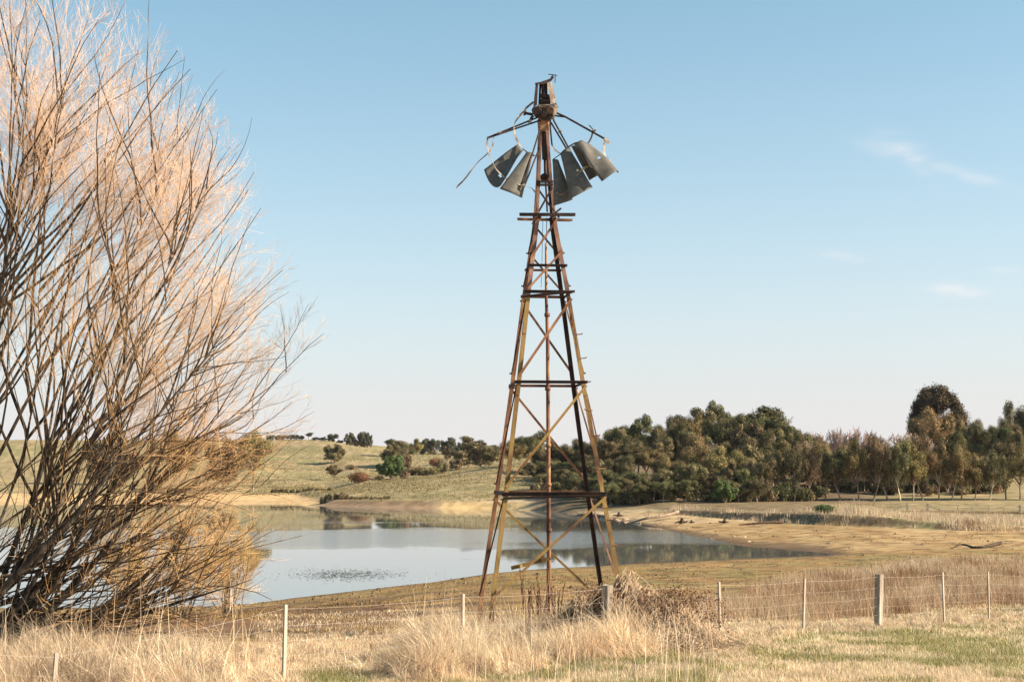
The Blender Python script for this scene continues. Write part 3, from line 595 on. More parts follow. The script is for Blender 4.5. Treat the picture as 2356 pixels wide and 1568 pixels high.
# ------------------------------------------------------------------ far paddock fence
ff = [(1960, 1160, 'thin', 225), (2008, 1166, 'thin', 222), (2043, 1172, 'thin', 215), (2082, 1189, 'strainer', 198), (2128, 1187, 'strainer', 198), (2197, 1187, 'thin', 197), (2230, 1188, 'thin', 196), (2268, 1188, 'thin', 195), (2301, 1188, 'thin', 195), (2339, 1188, 'strainer', 194), (2390, 1188, 'thin', 193), (2440, 1188, 'thin', 192)]
f0 = gy(2128, 198); ffn = empty('wire_fence', f0, 'distant low wire fence with braced posts across the far green paddock', 'fence'); fpts = []
for (px_, py_, kd, d_) in ff:
    g = gy(px_, d_); hh = 1.25 if kd == 'strainer' else 1.0; w_ = .22 if kd == 'strainer' else .09; tp = g+Vector((0, 0, hh)); b = MB(); b.bar(g-Vector((0, 0, .2)), tp, w_, w_, (1, 0, 0)); b.build('post', M['pale_post' if kd == 'thin' else 'grey_post'], ffn); fpts.append(tp)
for (px_, s_) in ((2082, -1), (2128, 1)):
    g = gy(px_, 198); b = MB(); b.bar(g+Vector((0, -.05, .95)), g+Vector((2.6*s_, -.05, .05)), .13, .13, (0, 1, 0)); b.build('stay', M['grey_post'], ffn)
for hi in (-.08, -.4, -.7): MB().pipe([q+Vector((0, 0, hi if q.z else 0)) for q in fpts], .009, 4).build('wire', M['wire'], ffn)

# ------------------------------------------------------------------ branching in numpy
def grow(bases, dirs, lens, nseg, up, wig, g_):
    n = len(bases); P = np.zeros((n, nseg+1, 3)); P[:, 0] = bases; d = unit(dirs); st = (lens/nseg)[:, None]
    for k in range(nseg):
        d = unit(d+np.array([0, 0, up])*(1 if np.isscalar(up) else 1)+g_.normal(0, wig, (n, 3))); P[:, k+1] = P[:, k]+d*st
    return P
def children(P, lens, n_per_m, lo, hi, ang, ratio, g_, nmin=2, outward=None, taper=.65):
    """side shoots along every path"""
    cnt = np.maximum((lens*n_per_m*(.8+.4*g_.random(len(lens)))).astype(int), nmin); idx = np.repeat(np.arange(len(P)), cnt)
    t = lo+(hi-lo)*g_.random(len(idx)); m = P.shape[1]-1; s = t*m; k = np.minimum(s.astype(int), m-1); f = (s-k)[:, None]
    b = P[idx, k]*(1-f)+P[idx, k+1]*f; T = unit(P[idx, k+1]-P[idx, k]); rnd = g_.normal(0, 1, T.shape)
    if outward is not None: rnd = rnd+outward
    side = unit(np.cross(T, rnd)); a = R_(ang)*(.7+.6*g_.random(len(idx)))[:, None]
    D = T*np.cos(a)+side*np.sin(a); ln = lens[idx]*ratio*(1-taper*t)*(.6+.8*g_.random(len(idx)))
    return b, D, ln, idx, t

# ------------------------------------------------------------------ the big bare willow
def reach(th): return np.interp(np.degrees(th), [-90, -60, -30, 0, 12, 22, 35, 45, 55, 65, 75, 90], [4, 6, 9.4, 12.4, 11.4, 10.3, 8.6, 7.6, 6.3, 5.6, 5.0, 4.4])
WB = np.array([u_of(-10)*26, 26.0, 0]); WB[2] = Hs(WB[0], WB[1])-.1
g_ = np.random.default_rng(21)
ths = np.radians(np.concatenate([np.linspace(-40, 76, 18)+g_.normal(0, 3, 18), [3, 8, 20, 27, 33, 38, 42, 46, 50, 54, 58, 62, 66, 70, 75, 80], np.linspace(34, 66, 12)])); NW = len(ths)-12; n = len(ths)
tilt = g_.normal(0, .22, n)
dirs = np.stack([np.sin(ths), tilt, np.cos(ths)], 1)
d0 = dirs.copy(); d0[:, 0] += .06+.42*np.sin(ths); lens = reach(ths)*(.86+.10*g_.random(n))*.92
lens *= np.where(ths < .35, 1.10, .98)
bs = WB+np.stack([g_.normal(-.1, .4, n)+.1*np.sin(ths), g_.normal(0, .5, n), np.zeros(n)], 1)
bs[NW:, 0] -= np.linspace(.8, 2.9, 12)+.3*np.sin(np.arange(12)*2.1); lens[NW:] *= 1.0; P0 = grow(bs, d0, lens, 14, .024, .075, g_)
bs[:, 2] = H(bs[:, 0], bs[:, 1])-.1
willow = empty('bare_willow', tuple(WB), 'huge leafless many stemmed willow filling the left of the view', 'tree')
def in_env(tipP, slack=0.0):
    v = tipP-WB; th = np.arctan2(v[:, 0], v[:, 2]); r = np.hypot(v[:, 0], v[:, 2]); return r < reach(th)*(1.0+slack+.10*(vnoise(tipP[:, 0]*1.3+50, tipP[:, 2]*1.3+50)-.5))
def keepf(T): v = T-WB; q = np.hypot(v[:, 0], v[:, 2])/reach(np.arctan2(v[:, 0], v[:, 2])); return (.08+.92*sstep(.40, .85, q))*(.55+.6*sstep(.3, .6, vnoise(T[:, 0]*.8, T[:, 2]*.8)))*(.30+.70*sstep(1.5, 6.5, v[:, 2]))
R0 = np.linspace(1, .13, 15)[None]**1.5*(.036+.085*g_.random(n)**1.8)[:, None]
for i in range(n):
    V, Fq = tubes(P0[i:i+1], R0[i:i+1], 8); o = npmesh('stem', V, Fq, M['bark'], None, True); rel(o, willow)
b1, D1, l1, i1, t1 = children(P0, lens, 2.3, .22, .98, 33, .60, g_, 3); l1 = np.maximum(l1, .9)
P1 = grow(b1, D1, l1, 8, .035, .10, g_); k = in_env(P1[:, -1], .08)&(P1[:, -1, 2] > WB[2]+.4); P1 = P1[k]; l1 = l1[k]
r1 = np.linspace(1, .18, 9)[None]*(.0035+.0050*l1)[:, None]
V, Fq = tubes(P1, r1, 5); rel(npmesh('branches', V, Fq, M['branch'], None, True), willow)
b2, D2, l2, i2, t2 = children(P1, l1, 4.8, .18, 1.0, 34, .50, g_, 3); l2 = np.clip(l2, .35, 1.8)
P2 = grow(b2, D2, l2, 5, .05, .11, g_); k = in_env(P2[:, -1], .05)&(P2[:, -1, 2] > WB[2]+.3)&(g_.random(len(P2)) < keepf(P2[:, -1])); P2 = P2[k]; l2 = l2[k]
r2 = np.linspace(1, .35, 6)[None]*(.0024+.0016*l2)[:, None]
CT = Cat()
def tipcol(V):
    v = V-WB; q = np.hypot(v[:, 0], v[:, 2])/reach(np.arctan2(v[:, 0], v[:, 2])); t_ = sstep(.45, .95, q)*sstep(3.5, 8.5, v[:, 2]); return np.array([.95, .80, .54])*(1-t_[:, None])+np.array([1.15, 1.12, 1.10])*t_[:, None]
V, Fq = tubes(P2, r2, 3); CT.add(V, Fq, tipcol(V)*.85)
b3, D3, l3, i3, t3 = children(P2, l2, 10, .1, 1.0, 32, .55, g_, 4); l3 = np.clip(l3, .2, .8)
k = g_.random(len(b3)) < .95; P3 = grow(b3[k], D3[k], l3[k], 3, .06, .09, g_); kk = in_env(P3[:, -1], .09)&(g_.random(len(P3)) < .25+.75*keepf(P3[:, -1])); P3 = P3[kk]
r3 = np.repeat(np.linspace(.0026, .0015, 4)[None], len(P3), 0); V, Fq = tubes(P3, r3, 3); CT.add(V, Fq, tipcol(V))
# low crossing boughs sweeping right at the foot of the willow
bl, Dl = [], []
n = 15; b_ = np.stack([WB[0]+g_.uniform(.3, 2.3, n), WB[1]+g_.normal(-.3, .6, n), WB[2]+g_.uniform(.2, 1.6, n)], 1)
Dd = np.stack([np.ones(n), g_.normal(0, .2, n), g_.uniform(.02, .75, n)], 1); ll = g_.uniform(1.8, 3.4, n)
PL = grow(b_, Dd, ll, 10, .005, .09, g_); rl = np.linspace(1, .2, 11)[None]*g_.uniform(.012, .028, n)[:, None]
CB = Cat(); V, Fq = tubes(PL, rl, 5); CB.add(V, Fq)
bb, DD, lb, ib, tb = children(PL, ll, 4.5, .15, 1, 38, .42, g_, 3); PB = grow(bb, DD, lb, 6, .02, .10, g_); rb = np.linspace(1, .3, 7)[None]*(.003+.004*lb)[:, None]; V, Fq = tubes(PB, rb, 4); CB.add(V, Fq)
rel(CB.build('low_boughs', M['branch'], None, True), willow)
bc, Dc, lc, ic, tc_ = children(PB, lb, 7, .1, 1, 30, .55, g_, 3); lc = np.clip(lc, .15, .7); PC = grow(bc, Dc, lc, 3, .03, .08, g_); rc = np.repeat(np.linspace(.003, .0016, 4)[None], len(PC), 0); V, Fq = tubes(PC, rc, 3); CT.add(V, Fq, tipcol(V)*[1.0, .9, .7])
rel(CT.build('twigs', M['twig']), willow)

def twiggy(name, base, h, wdt, n0, mats, label, cat='tree', seed=1, group=None, r=.03, tw=.0035, dens=1.0, spread=35, root=None):
    g2 = np.random.default_rng(seed); b_ = np.array([0, 0, -.1])+g2.normal(0, .06*wdt, (n0, 3))*[1, 1, 0]
    th = np.radians(g2.uniform(-spread, spread, n0)); ph = g2.uniform(0, math.pi, n0)
    D = np.stack([np.sin(th)*np.cos(ph), np.sin(th)*np.sin(ph), np.cos(th)], 1); l0 = h*g2.uniform(.55, .8, n0)
    A = grow(b_, D, l0, 8, .03, .05, g2); root = empty(name, base, label, cat, group)
    V, Fq = tubes(A, np.linspace(1, .2, 9)[None]*r*np.ones((n0, 1)), 5); npmesh('branches', V, Fq, mats[0], root, True)
    c_, D1_, l1_, _, _ = children(A, l0, 5/h*4*dens, .2, 1, 28, .45, g2, 4); B = grow(c_, D1_, l1_, 5, .05, .06, g2); CC = Cat(); V, Fq = tubes(B, np.linspace(1, .3, 6)[None]*r*.28*np.ones((len(B), 1)), 3); CC.add(V, Fq)
    c_, D2_, l2_, _, _ = children(B, l1_, 16/h*4*dens, .1, 1, 26, .5, g2, 4); E = grow(c_, D2_, l2_, 3, .06, .06, g2); V, Fq = tubes(E, np.repeat(np.linspace(tw, tw*.5, 4)[None], len(E), 0), 3); CC.add(V, Fq)
    c_, D3_, l3_, _, _ = children(E, l2_, 30/h*4*dens, .1, 1, 26, .6, g2, 2); E = grow(c_, D3_, l3_, 2, .06, .06, g2); V, Fq = tubes(E, np.repeat(np.linspace(tw*.8, tw*.5, 3)[None], len(E), 0), 3); CC.add(V, Fq)
    CC.build('twigs', mats[1], root); return root
# golden osiers behind the willow, near the water
for i, (px_, Y_, h_, w_, lab) in enumerate(((300, 44, 4.2, 3.5, 'golden twigged osier bush furthest left among the willow stems'), (430, 40, 4.0, 3.2, 'golden twigged osier bush in the middle behind the low willow boughs'), (530, 41, 3.9, 2.6, 'golden twigged osier bush whose tips reach past the right edge of the willow'))):
    twiggy('osier_bush', gy(px_, Y_), h_, w_, 16, (M['branch'], M['gold_twig']), lab, 'bush', 40+i, 'golden osier bushes behind the willow', .016, .0034, .72, 40)

# ------------------------------------------------------------------ leafy trees
def leaves(cent, rad, n_per, size, g2, flat=.75, shell=.55):
    """clumps of small leaf-sized faces: cent (k,3), rad (k,)"""
    k = len(cent); cnt = np.maximum((n_per*(rad/rad.mean())**2).astype(int), 12); idx = np.repeat(np.arange(k), cnt); n_ = len(idx)
    d = unit(g2.normal(0, 1, (n_, 3))); rr = rad[idx]*(shell+(1-shell)*g2.random(n_)**.6)*(1+.25*g2.normal(0, .5, n_))
    P = cent[idx]+d*rr[:, None]*np.array([1, 1, flat]); nrm = unit(d*.95+g2.normal(0, .42, (n_, 3))+[0, 0, .15]); a = unit(np.cross(nrm, g2.normal(0, 1, (n_, 3)))); b_ = np.cross(nrm, a)
    s = size*(.55+.9*g2.random(n_))[:, None]; l_ = s*(1.0+.6*g2.random(n_))[:, None]
    V = np.stack([P-a*s*.5, P+b_*l_*.5+nrm*s*.1, P+a*s*.5, P-b_*l_*.5-nrm*s*.1], 1).reshape(-1, 3); return V, np.arange(n_*4).reshape(-1, 4)
def gum_arrays(seed, h, w_, base=.32, nl=6, clump=.15, nleaf=260, leaf=.26, flat=.7, open_=1.0, lean=.06, multi=1, low=0):
    g2 = np.random.default_rng(seed); TV = Cat(); cents = []; rads = []
    for s_ in range(multi):
        ln = g2.normal(0, lean, 2)+ (g2.normal(0, .18, 2) if multi > 1 else 0); hb = h*base*(.85+.3*g2.random())
        tr = np.zeros((1, 7, 3)); tt = np.linspace(0, 1, 7); tr[0, :, 0] = ln[0]*h*tt*.6+g2.normal(0, .012*h, 7).cumsum()*.4; tr[0, :, 1] = ln[1]*h*tt*.6; tr[0, :, 2] = tt*hb*1.15-.3
        r0 = .018*h/math.sqrt(multi); V, Fq = tubes(tr, np.linspace(1.25, .72, 7)[None]*r0, 7); TV.add(V, Fq); top = tr[0, -1]
        nlm = max(3, nl//multi); ph = np.arange(nlm)*2*math.pi/nlm+g2.uniform(0, 6); inc = g2.uniform(.25, .95, nlm); inc[0] = .1
        D = np.stack([np.sin(inc)*np.cos(ph), np.sin(inc)*np.sin(ph), np.cos(inc)], 1); ll = (h-top[2])*g2.uniform(.55, .8, nlm)*(1-.25*inc)
        LP = grow(np.repeat(tr[0, -1:], nlm, 0), D, ll, 6, .07, .12, g2); LP[..., 0] = top[0]+(LP[..., 0]-top[0])*(w_/(h*.55)); LP[..., 1] = top[1]+(LP[..., 1]-top[1])*(w_/(h*.55))
        V, Fq = tubes(LP, np.linspace(1, .3, 7)[None]*r0*.6*np.ones((nlm, 1)), 5); TV.add(V, Fq)
        c_, D2_, l2_, _, _ = children(LP, ll, 5*open_/max(h*.5, 1)*2.0, .25, 1.0, 48, .5, g2, 3); S2 = grow(c_, D2_, l2_, 4, .06, .12, g2); V, Fq = tubes(S2, np.linspace(1, .35, 5)[None]*r0*.24*np.ones((len(S2), 1)), 4); TV.add(V, Fq)
        if low:
            kk = 9; zz = h*g2.uniform(low, .62, kk); aa = g2.uniform(0, 6.28, kk); rr = w_*g2.uniform(.16, .42, kk); ct = np.stack([top[0]+np.cos(aa)*rr, top[1]+np.sin(aa)*rr, zz], 1)
            st_ = np.stack([np.full(kk, top[0]*.6), np.full(kk, top[1]*.6), np.minimum(zz*.62, top[2])], 1); LB = st_[:, None]+(ct-st_)[:, None]*np.linspace(0, 1, 4)[None, :, None]; LB[:, 1:3] += g2.normal(0, .02*h, (kk, 2, 3)); V, Fq = tubes(LB, np.linspace(1, .35, 4)[None]*r0*.28*np.ones((kk, 1)), 4); TV.add(V, Fq)
            cents += [ct]; rads += [h*clump*g2.uniform(.7, 1.2, kk)]
        cents += [LP[:, -1], S2[:, -1], S2[:, 2]]; rads += [h*clump*g2.uniform(.8, 1.25, nlm), h*clump*g2.uniform(.55, 1.1, len(S2)), h*clump*g2.uniform(.4, .8, len(S2))]
    cents = np.concatenate(cents); rads = np.concatenate(rads)
    zmax = (cents[:, 2]+rads*flat).max(); sc = h/zmax
    LV, LF = leaves(cents, rads, nleaf, leaf, g2, flat); V = np.concatenate(TV.v); V = V*[1, 1, sc]; LV = LV*[1, 1, sc]
    return V, np.concatenate(TV.f), LV, LF
def gum_proto(name, seed, mat, tm='gum_trunk', **k):
    V, Fq, LV, LF = gum_arrays(seed, **k); r = bpy.data.objects.new(name, None); COL.objects.link(r)
    npmesh('trunk', V, Fq, M[tm], r, True); npmesh('crown', LV, LF, M[mat], r, col=leafcol(len(LF), seed)); r['h'] = k['h']; r['w'] = float(np.ptp(LV[:, 0])); return r
def leafcol(n_, seed):
    g2 = np.random.default_rng(seed+9); q = np.exp(g2.normal(0, .32, (n_, 1)))*np.array([1, 1, 1])*(1+g2.normal(0, .07, (n_, 3))); return np.repeat(q, 4, 0)
PR = {}; used = set()
def proto(key, *a, **k): PR[key] = gum_proto(*a, **k)
for i in range(4): proto(f'gum{i}', 'gum_tree', 100+i, 'gum', h=14, w_=11, nleaf=520, base=.24, clump=.135, leaf=.17, nl=6, low=.32, flat=.66, open_=.45)
for i in range(3): proto(f'gold{i}', 'gum_tree', 120+i, 'gum_gold', h=12, w_=10, nleaf=460, base=.24, clump=.145, leaf=.155, nl=6, flat=.72, low=.32, open_=.45)
for i in range(4): proto(f'row{i}', 'gum_tree', 130+i, ['gum_gold', 'gum', 'gum_gold', 'gum_brown'][i], h=11, w_=7.2, base=.22, nleaf=190, clump=.11, leaf=.14, nl=7, flat=.95, lean=.2, low=.30, open_=.6)
for i in range(2): proto(f'multi{i}', 'gum_tree', 140+i, ['gum_brown', 'gum'][i], h=11, w_=7.0, base=.28, nleaf=130, clump=.10, leaf=.16, nl=9, multi=3, flat=.9, low=.2)
for i in range(2): proto(f'brown{i}', 'gum_tree', 150+i, 'gum_brown', h=11, w_=9, nleaf=220, base=.07, clump=.12, leaf=.20, nl=8, low=.10)
for i in range(2): proto(f'blue{i}', 'gum_tree', 160+i, 'blue_gum', h=11, w_=9, nleaf=200, base=.07, clump=.125, leaf=.25, nl=8, flat=.9, low=.08)
for i in range(3): proto(f'open{i}', 'gum_tree', 220+i, ['gum', 'gum_gold', 'gum'][i], h=14, w_=10.5, nleaf=240, base=.30, clump=.095, leaf=.17, nl=8, flat=.62, open_=.55, lean=.12)
proto('airy', 'gum_tree', 170, 'blue_gum', h=12, w_=7, nleaf=40, base=.22, clump=.075, leaf=.25, nl=7)
proto('green', 'green_tree', 180, 'green', h=9, w_=7, nleaf=150, base=.06, clump=.10, leaf=.25, nl=10, flat=.95, low=.12)
proto('scrag', 'gum_tree', 190, 'shrub', h=7, w_=5, nleaf=35, base=.15, clump=.08, leaf=.2, nl=7, low=.2)
# low shrubs: a few short woody stems under a lumpy leafy mass
def shrub_proto(name, seed, mat, h, w_, nleaf=160, leaf=.2):
    g2 = np.random.default_rng(seed); k = 16; a = g2.uniform(0, 2*math.pi, k); r_ = np.sqrt(g2.random(k))*w_*.40; ct = np.stack([r_*np.cos(a), r_*np.sin(a), h*(.30+.38*g2.random(k))*(1-.35*(r_/(w_*.5)))], 1)
    LV, LF = leaves(ct, h*.28*g2.uniform(.8, 1.3, k), nleaf, leaf, g2, .85); P = np.zeros((k, 4, 3)); P[:, 0, 2] = -.1; P[:, 0, :2] = ct[:, :2]*.1; P[:, 1:] = ct[:, None]*np.array([.35, .7, 1])[None, :, None]
    V, Fq = tubes(P, np.linspace(1, .4, 4)[None]*.02*h*np.ones((k, 1)), 4); r = bpy.data.objects.new(name, None); COL.objects.link(r); npmesh('stems', V, Fq, M['darkwood'], r, True); npmesh('foliage', LV, LF, M[mat], r, col=leafcol(len(LF), seed)); r['h'] = h; r['w'] = w_; return r
PR['russet'] = shrub_proto('russet_bush', 201, 'russet', 5, 6, 220, .2); PR['bush'] = shrub_proto('olive_bush', 202, 'shrub', 2.0, 3.2, 90, .16); PR['bush2'] = shrub_proto('brown_bush', 203, 'gum_brown', 2.4, 4, 100, .17); PR['ubush'] = shrub_proto('understorey_bush', 205, 'gum', 3, 4, 130, .2); PR['gbush'] = shrub_proto('green_bush', 204, 'green', 3, 3.6, 150, .16)
# cypress-like giant: dense dome
def dome_proto(seed, h, w_):
    g2 = np.random.default_rng(seed); k = 130; th = np.arccos(g2.uniform(-.25, 1, k)); ph = g2.uniform(0, 2*math.pi, k)
    ct = np.stack([np.sin(th)*np.cos(ph)*w_*.42, np.sin(th)*np.sin(ph)*w_*.42, h*.45+np.cos(th)*h*.47], 1)*(1+g2.normal(0, .03, (k, 1))); ct[:, 0] *= 1-.22*sstep(.5*h, h, ct[:, 2]); ct[:, 0] += .04*w_*np.sin(ct[:, 2])
    LV, LF = leaves(ct, h*.065*g2.uniform(.7, 1.35, k), 330, .26, g2, 1.25, .5); P = np.zeros((5, 6, 3)); 
    for i in range(5): P[i, :, 2] = np.linspace(-.3, h*(.75-.08*i), 6); P[i, :, 0] = np.linspace(0, w_*.25*math.cos(i*1.3), 6)*(i > 0); P[i, :, 1] = np.linspace(0, w_*.25*math.sin(i*1.3), 6)*(i > 0)
    V, Fq = tubes(P, np.linspace(1, .3, 6)[None]*.03*h*np.array([[1], [.5], [.5], [.5], [.5]]), 7); r = bpy.data.objects.new('cypress_tree', None); COL.objects.link(r); npmesh('trunk', V, Fq, M['darkwood'], r, True); npmesh('crown', LV, LF, M['cypress'], r); r['h'] = h; r['w'] = w_; return r
PR['dome'] = dome_proto(210, 20, 14)
lab_used = {}
def plant(key, px_, ytop, label, cat='tree', Y=None, ybase=None, group=None, wpx=None, rot=None):
    g = gy(px_, Y) if Y else ground_at(px_, ybase); h_ = (at(px_, ytop, g.y).z-g.z) if ytop > 0 else random.uniform(2.0, 4.2); src = PR[key]
    if key in used: o = dup(src)
    else: o = src; used.add(key)
    s = h_/src['h']; sw = (wpx/F*g.y)/src['w'] if wpx else s
    o.location = g-Vector((0, 0, .1)); o.scale = (sw, sw, s); o.rotation_euler.z = random.uniform(0, 6.28) if rot is None else rot
    return tag(o, label, cat, group)
ORD = ['first', 'second', 'third', 'fourth', 'fifth', 'sixth', 'seventh', 'eighth', 'ninth', 'tenth', 'eleventh', 'twelfth', 'thirteenth', 'fourteenth', 'fifteenth', 'sixteenth', 'seventeenth', 'eighteenth', 'nineteenth', 'twentieth', 'twenty first', 'twenty second', 'twenty third', 'twenty fourth', 'twenty fifth', 'twenty sixth', 'twenty seventh', 'twenty eighth', 'twenty ninth', 'thirtieth', 'thirty first', 'thirty second', 'thirty third', 'thirty fourth', 'thirty fifth', 'thirty sixth', 'thirty seventh', 'thirty eighth']
LOOK = {'gum': 'olive green gum tree', 'gol': 'golden green gum tree', 'row': 'slender pale trunked gum tree', 'mul': 'many stemmed gum tree', 'bro': 'brownish leafed gum tree', 'blu': 'bluish green gum tree', 'air': 'thin crowned gum tree', 'ope': 'open crowned white limbed gum tree', 'scr': 'scraggy small tree'}
def rowof(items, place, group, Yf=None):
    items = sorted(items, key=lambda q: q[1])
    for i, it in enumerate(items):
        key, px_, yt, Y_ = it[:4]; wpx = it[4] if len(it) > 4 else None
        o = plant(key, px_, yt, f"{LOOK.get(key[:3], 'tree')}, {ORD[i]} from the left {place}", 'tree', Y=Y_, group=group, wpx=wpx)
# skyline of the far hill (zoomed coordinates -> photo coordinates)
hz = lambda x, y: (565.4+.28*x, 961.2+.28*y)
items = []
for (x, yt, yb, w_, key) in ((205, 140, 192, 60, 'blue0'), (285, 142, 198, 70, 'blue1'), (345, 140, 202, 60, 'brown0'), (400, 138, 202, 60, 'blue0'), (455, 146, 205, 55, 'blue1'), (525, 122, 205, 62, 'airy'), (575, 160, 222, 70, 'blue1'), (625, 158, 222, 60, 'brown1'), (712, 132, 210, 80, 'blue0'), (855, 120, 215, 85, 'blue1'), (960, 112, 214, 75, 'blue0'), (1010, 120, 214, 65, 'blue1'), (780, 184, 212, 45, 'brown0'), (915, 178, 212, 45, 'brown1'), (100, 142, 190, 70, 'blue0'), (40, 146, 190, 70, 'blue1')):
    X_, Y_ = hz(x, yt); items.append((key, X_, Y_-2, 655, w_*.28*1.45))
rowof(items, 'along the far left hilltop', 'trees on the far hilltop')
pl = lambda key, x, yt, yb, w_, label, cat='tree', group=None: plant(key, hz(x, yt)[0], hz(x, yt)[1]-6, label, cat, ybase=hz(x, yb)[1], wpx=w_*.28*1.3, group=group)
pl('brown0', 735, 228, 370, 165, 'rounded solitary tree halfway up the open hillside')
pl('scrag', 720, 395, 512, 120, 'scraggy half bare tree below the solitary hillside tree')
pl('russet', 935, 420, 538, 150, 'russet brown bush at the foot of the hill behind the point', 'bush')
pl('green', 1185, 322, 502, 195, 'bright green rounded tree at the front of the hillside clump')
g = 'trees in the valley behind the grassy knoll'
for (key, x, yt, yb, w_, lab) in (('brown1', 1190, 203, 420, 200, 'large brown green tree directly behind the bright green tree'), ('gum0', 1290, 195, 400, 170, 'olive tree touching the right side of the large brown green tree'), ('gold0', 1390, 182, 345, 120, 'narrow olive gum between the clump and the pale skyline gums'), ('brown0', 1300, 300, 430, 120, 'low brown tree just right of the bright green tree'),
                              ('blue0', 1495, 182, 300, 150, 'pale bluish gum on the valley skyline, left of a pair'), ('blue1', 1670, 175, 300, 180, 'pale bluish gum on the valley skyline, right of a pair'), ('airy', 1215, 186, 330, 110, 'airy gum whose top shows over the brown green tree'), ('airy', 1790, 230, 330, 90, 'small airy gum left of the broad grey gum'), ('scrag', 1655, 245, 385, 90, 'narrow scraggy gum in the middle of the valley'),
                              ('brown1', 1950, 163, 405, 340, 'broad grey brown gum beside the left windmill leg'), ('gum1', 1830, 270, 402, 150, 'low olive gum joined to the left of the broad grey gum'), ('brown0', 1735, 350, 432, 110, 'rounded brown bush like tree on the knoll edge')):
    pl(key, x, yt, yb, w_, lab, group=g)
for (key, x, yt, yb, w_, lab) in (('russet', 1562, 315, 405, 100, 'reddish bush behind the knoll crest'), ('bush2', 1610, 340, 455, 90, 'brown upright bush on the knoll crest'), ('bush', 1385, 388, 472, 120, 'pale olive bush on the knoll edge'), ('bush', 1490, 395, 470, 150, 'yellow green bush on the knoll edge next to the brown upright bush'), ('bush2', 1100, 470, 515, 70, 'small brown bush left of the bright green tree'), ('bush2', 870, 392, 425, 90, 'low dark bush on the hillside above the russet bush'), ('bush2', 1300, 420, 500, 80, 'twiggy bush right of the bright green tree foot')):
    pl(key, x, yt, yb, w_, lab, 'bush')
for i, x in enumerate(np.linspace(235, 690, 10)):
    X_, Y_ = hz(x, 560+random.uniform(-10, 8)); o = plant('bush', X_, Y_, f'olive bush on the beach behind the point, {ORD[i]} from the left', 'bush', Y=340, group='olive bushes along the far beach', wpx=17)
for i, (x, yt) in enumerate(((640, 612), (690, 600), (740, 590), (795, 590), (830, 600), (880, 630), (935, 632), (990, 625), (1050, 630), (1110, 640), (1165, 620), (1290, 655), (1400, 655))):
    X_, Y_ = hz(x, yt); plant('bush2' if i % 2 else 'bush', X_, Y_, f'low brown bush on the bank of the point, {ORD[i]} from the left', 'bush', Y=float(np.interp(X_, [740, 800, 870, 980], [285, 284, 278, 272])), group='low bushes on the bank of the point', wpx=18)
# dark understorey bushes beneath the wood
us = []
for i in range(54):
    x_ = 1235+i*(1890-1235)/54+random.uniform(-8, 8); us.append((x_, float(np.interp(x_, [1290, 1400, 1460, 1560, 1700, 1890], [262, 243, 236, 233, 232, 236]))+random.choice((0, 6, 14))))
us += [(1895+i*16+random.uniform(-8, 8), 258+random.uniform(-4, 14)) for i in range(26)]
for i, (x_, Y_) in enumerate(sorted(us)):
    g_0 = gy(x_, Y_); plant('ubush' if i % 3 else 'bush2', x_, 0, 'dark understorey bush in the shade beneath the gum trees', 'bush', Y=Y_, group='understorey bushes in the shade of the wood', wpx=random.uniform(34, 56))
# trees right behind the tower and the dark wood
back = [('gold1', 1176, 1010, 335, 58), ('gum3', 1222, 1000, 340, 62), ('brown0', 1252, 1018, 318, 60), ('gum1', 1198, 1001, 345, 58), ('airy', 1242, 988, 350, 46), ('brown1', 1281, 1010, 322, 62), ('gum2', 1318, 1006, 318, 62), ('gold0', 1362, 996, 315, 50), ('gum0', 1408, 975, 300, 75), ('open0', 1466, 950, 300, 75), ('gum2', 1535, 953, 310, 70), ('open1', 1575, 950, 305, 70), ('open2', 1625, 934, 310, 80), ('open0', 1660, 918, 312, 75), ('gum0', 1700, 945, 305, 80), ('open2', 1768, 932, 305, 105), ('brown0', 1728, 965, 292, 85), ('open0', 1802, 958, 300, 70), ('gum1', 1505, 975, 290, 65), ('gum0', 1600, 985, 290, 80), ('blue1', 1560, 978, 330, 60), ('gum1', 1852, 1000, 300, 70)]
back += [('open2', 1436, 978, 296, 62), ('gum3', 1672, 948, 298, 80), ('gum3', 1735, 958, 296, 75), ('gum3', 1560, 962, 298, 60), ('gum3', 1826, 985, 298, 70)]
back = [(a, b, c_, d, e*1.25) for a, b, c_, d, e in back]
rowof(back, 'in the wood back row', 'gum trees at the back of the wood')
mid = [('brown0', 1230, 1062, 305, 60), ('gum1', 1300, 1060, 285, 70), ('gum2', 1360, 1055, 272, 70), ('gum0', 1420, 1042, 265, 75), ('gum1', 1385, 1075, 252, 70), ('open1', 1480, 1018, 270, 80), ('gold1', 1530, 1045, 262, 65), ('gold0', 1620, 993, 268, 105), ('gum2', 1455, 1080, 252, 70), ('gold0', 1572, 1040, 258, 70), ('gold1', 1690, 1032, 262, 85), ('brown1', 1740, 1020, 265, 85), ('gold0', 1790, 1010, 268, 85), ('gum0', 1700, 1000, 285, 80), ('gold1', 1835, 1018, 265, 75), ('brown0', 1870, 1005, 275, 75), ('brown1', 1660, 1060, 250, 70), ('gum1', 1820, 985, 290, 70), ('gold0', 1905, 1010, 272, 70), ('gold1', 1955, 1010, 272, 70), ('brown0', 2010, 1015, 272, 60)]
mid += [('gum3', 1265, 1055, 296, 60), ('gum1', 1290, 1075, 268, 58), ('gum3', 1335, 1090, 252, 60), ('gum0', 1370, 1095, 246, 60), ('gum3', 1250, 1085, 276, 46), ('open2', 1405, 1008, 282, 70), ('gum3', 1345, 1030, 292, 66), ('gum1', 1325, 1085, 258, 60), ('gum3', 1440, 1005, 288, 70), ('open0', 1515, 1000, 284, 75), ('gold2', 1648, 1020, 256, 95), ('gum3', 1760, 985, 290, 85), ('gold2', 1725, 1050, 250, 80), ('gold2', 1770, 1035, 252, 75)]
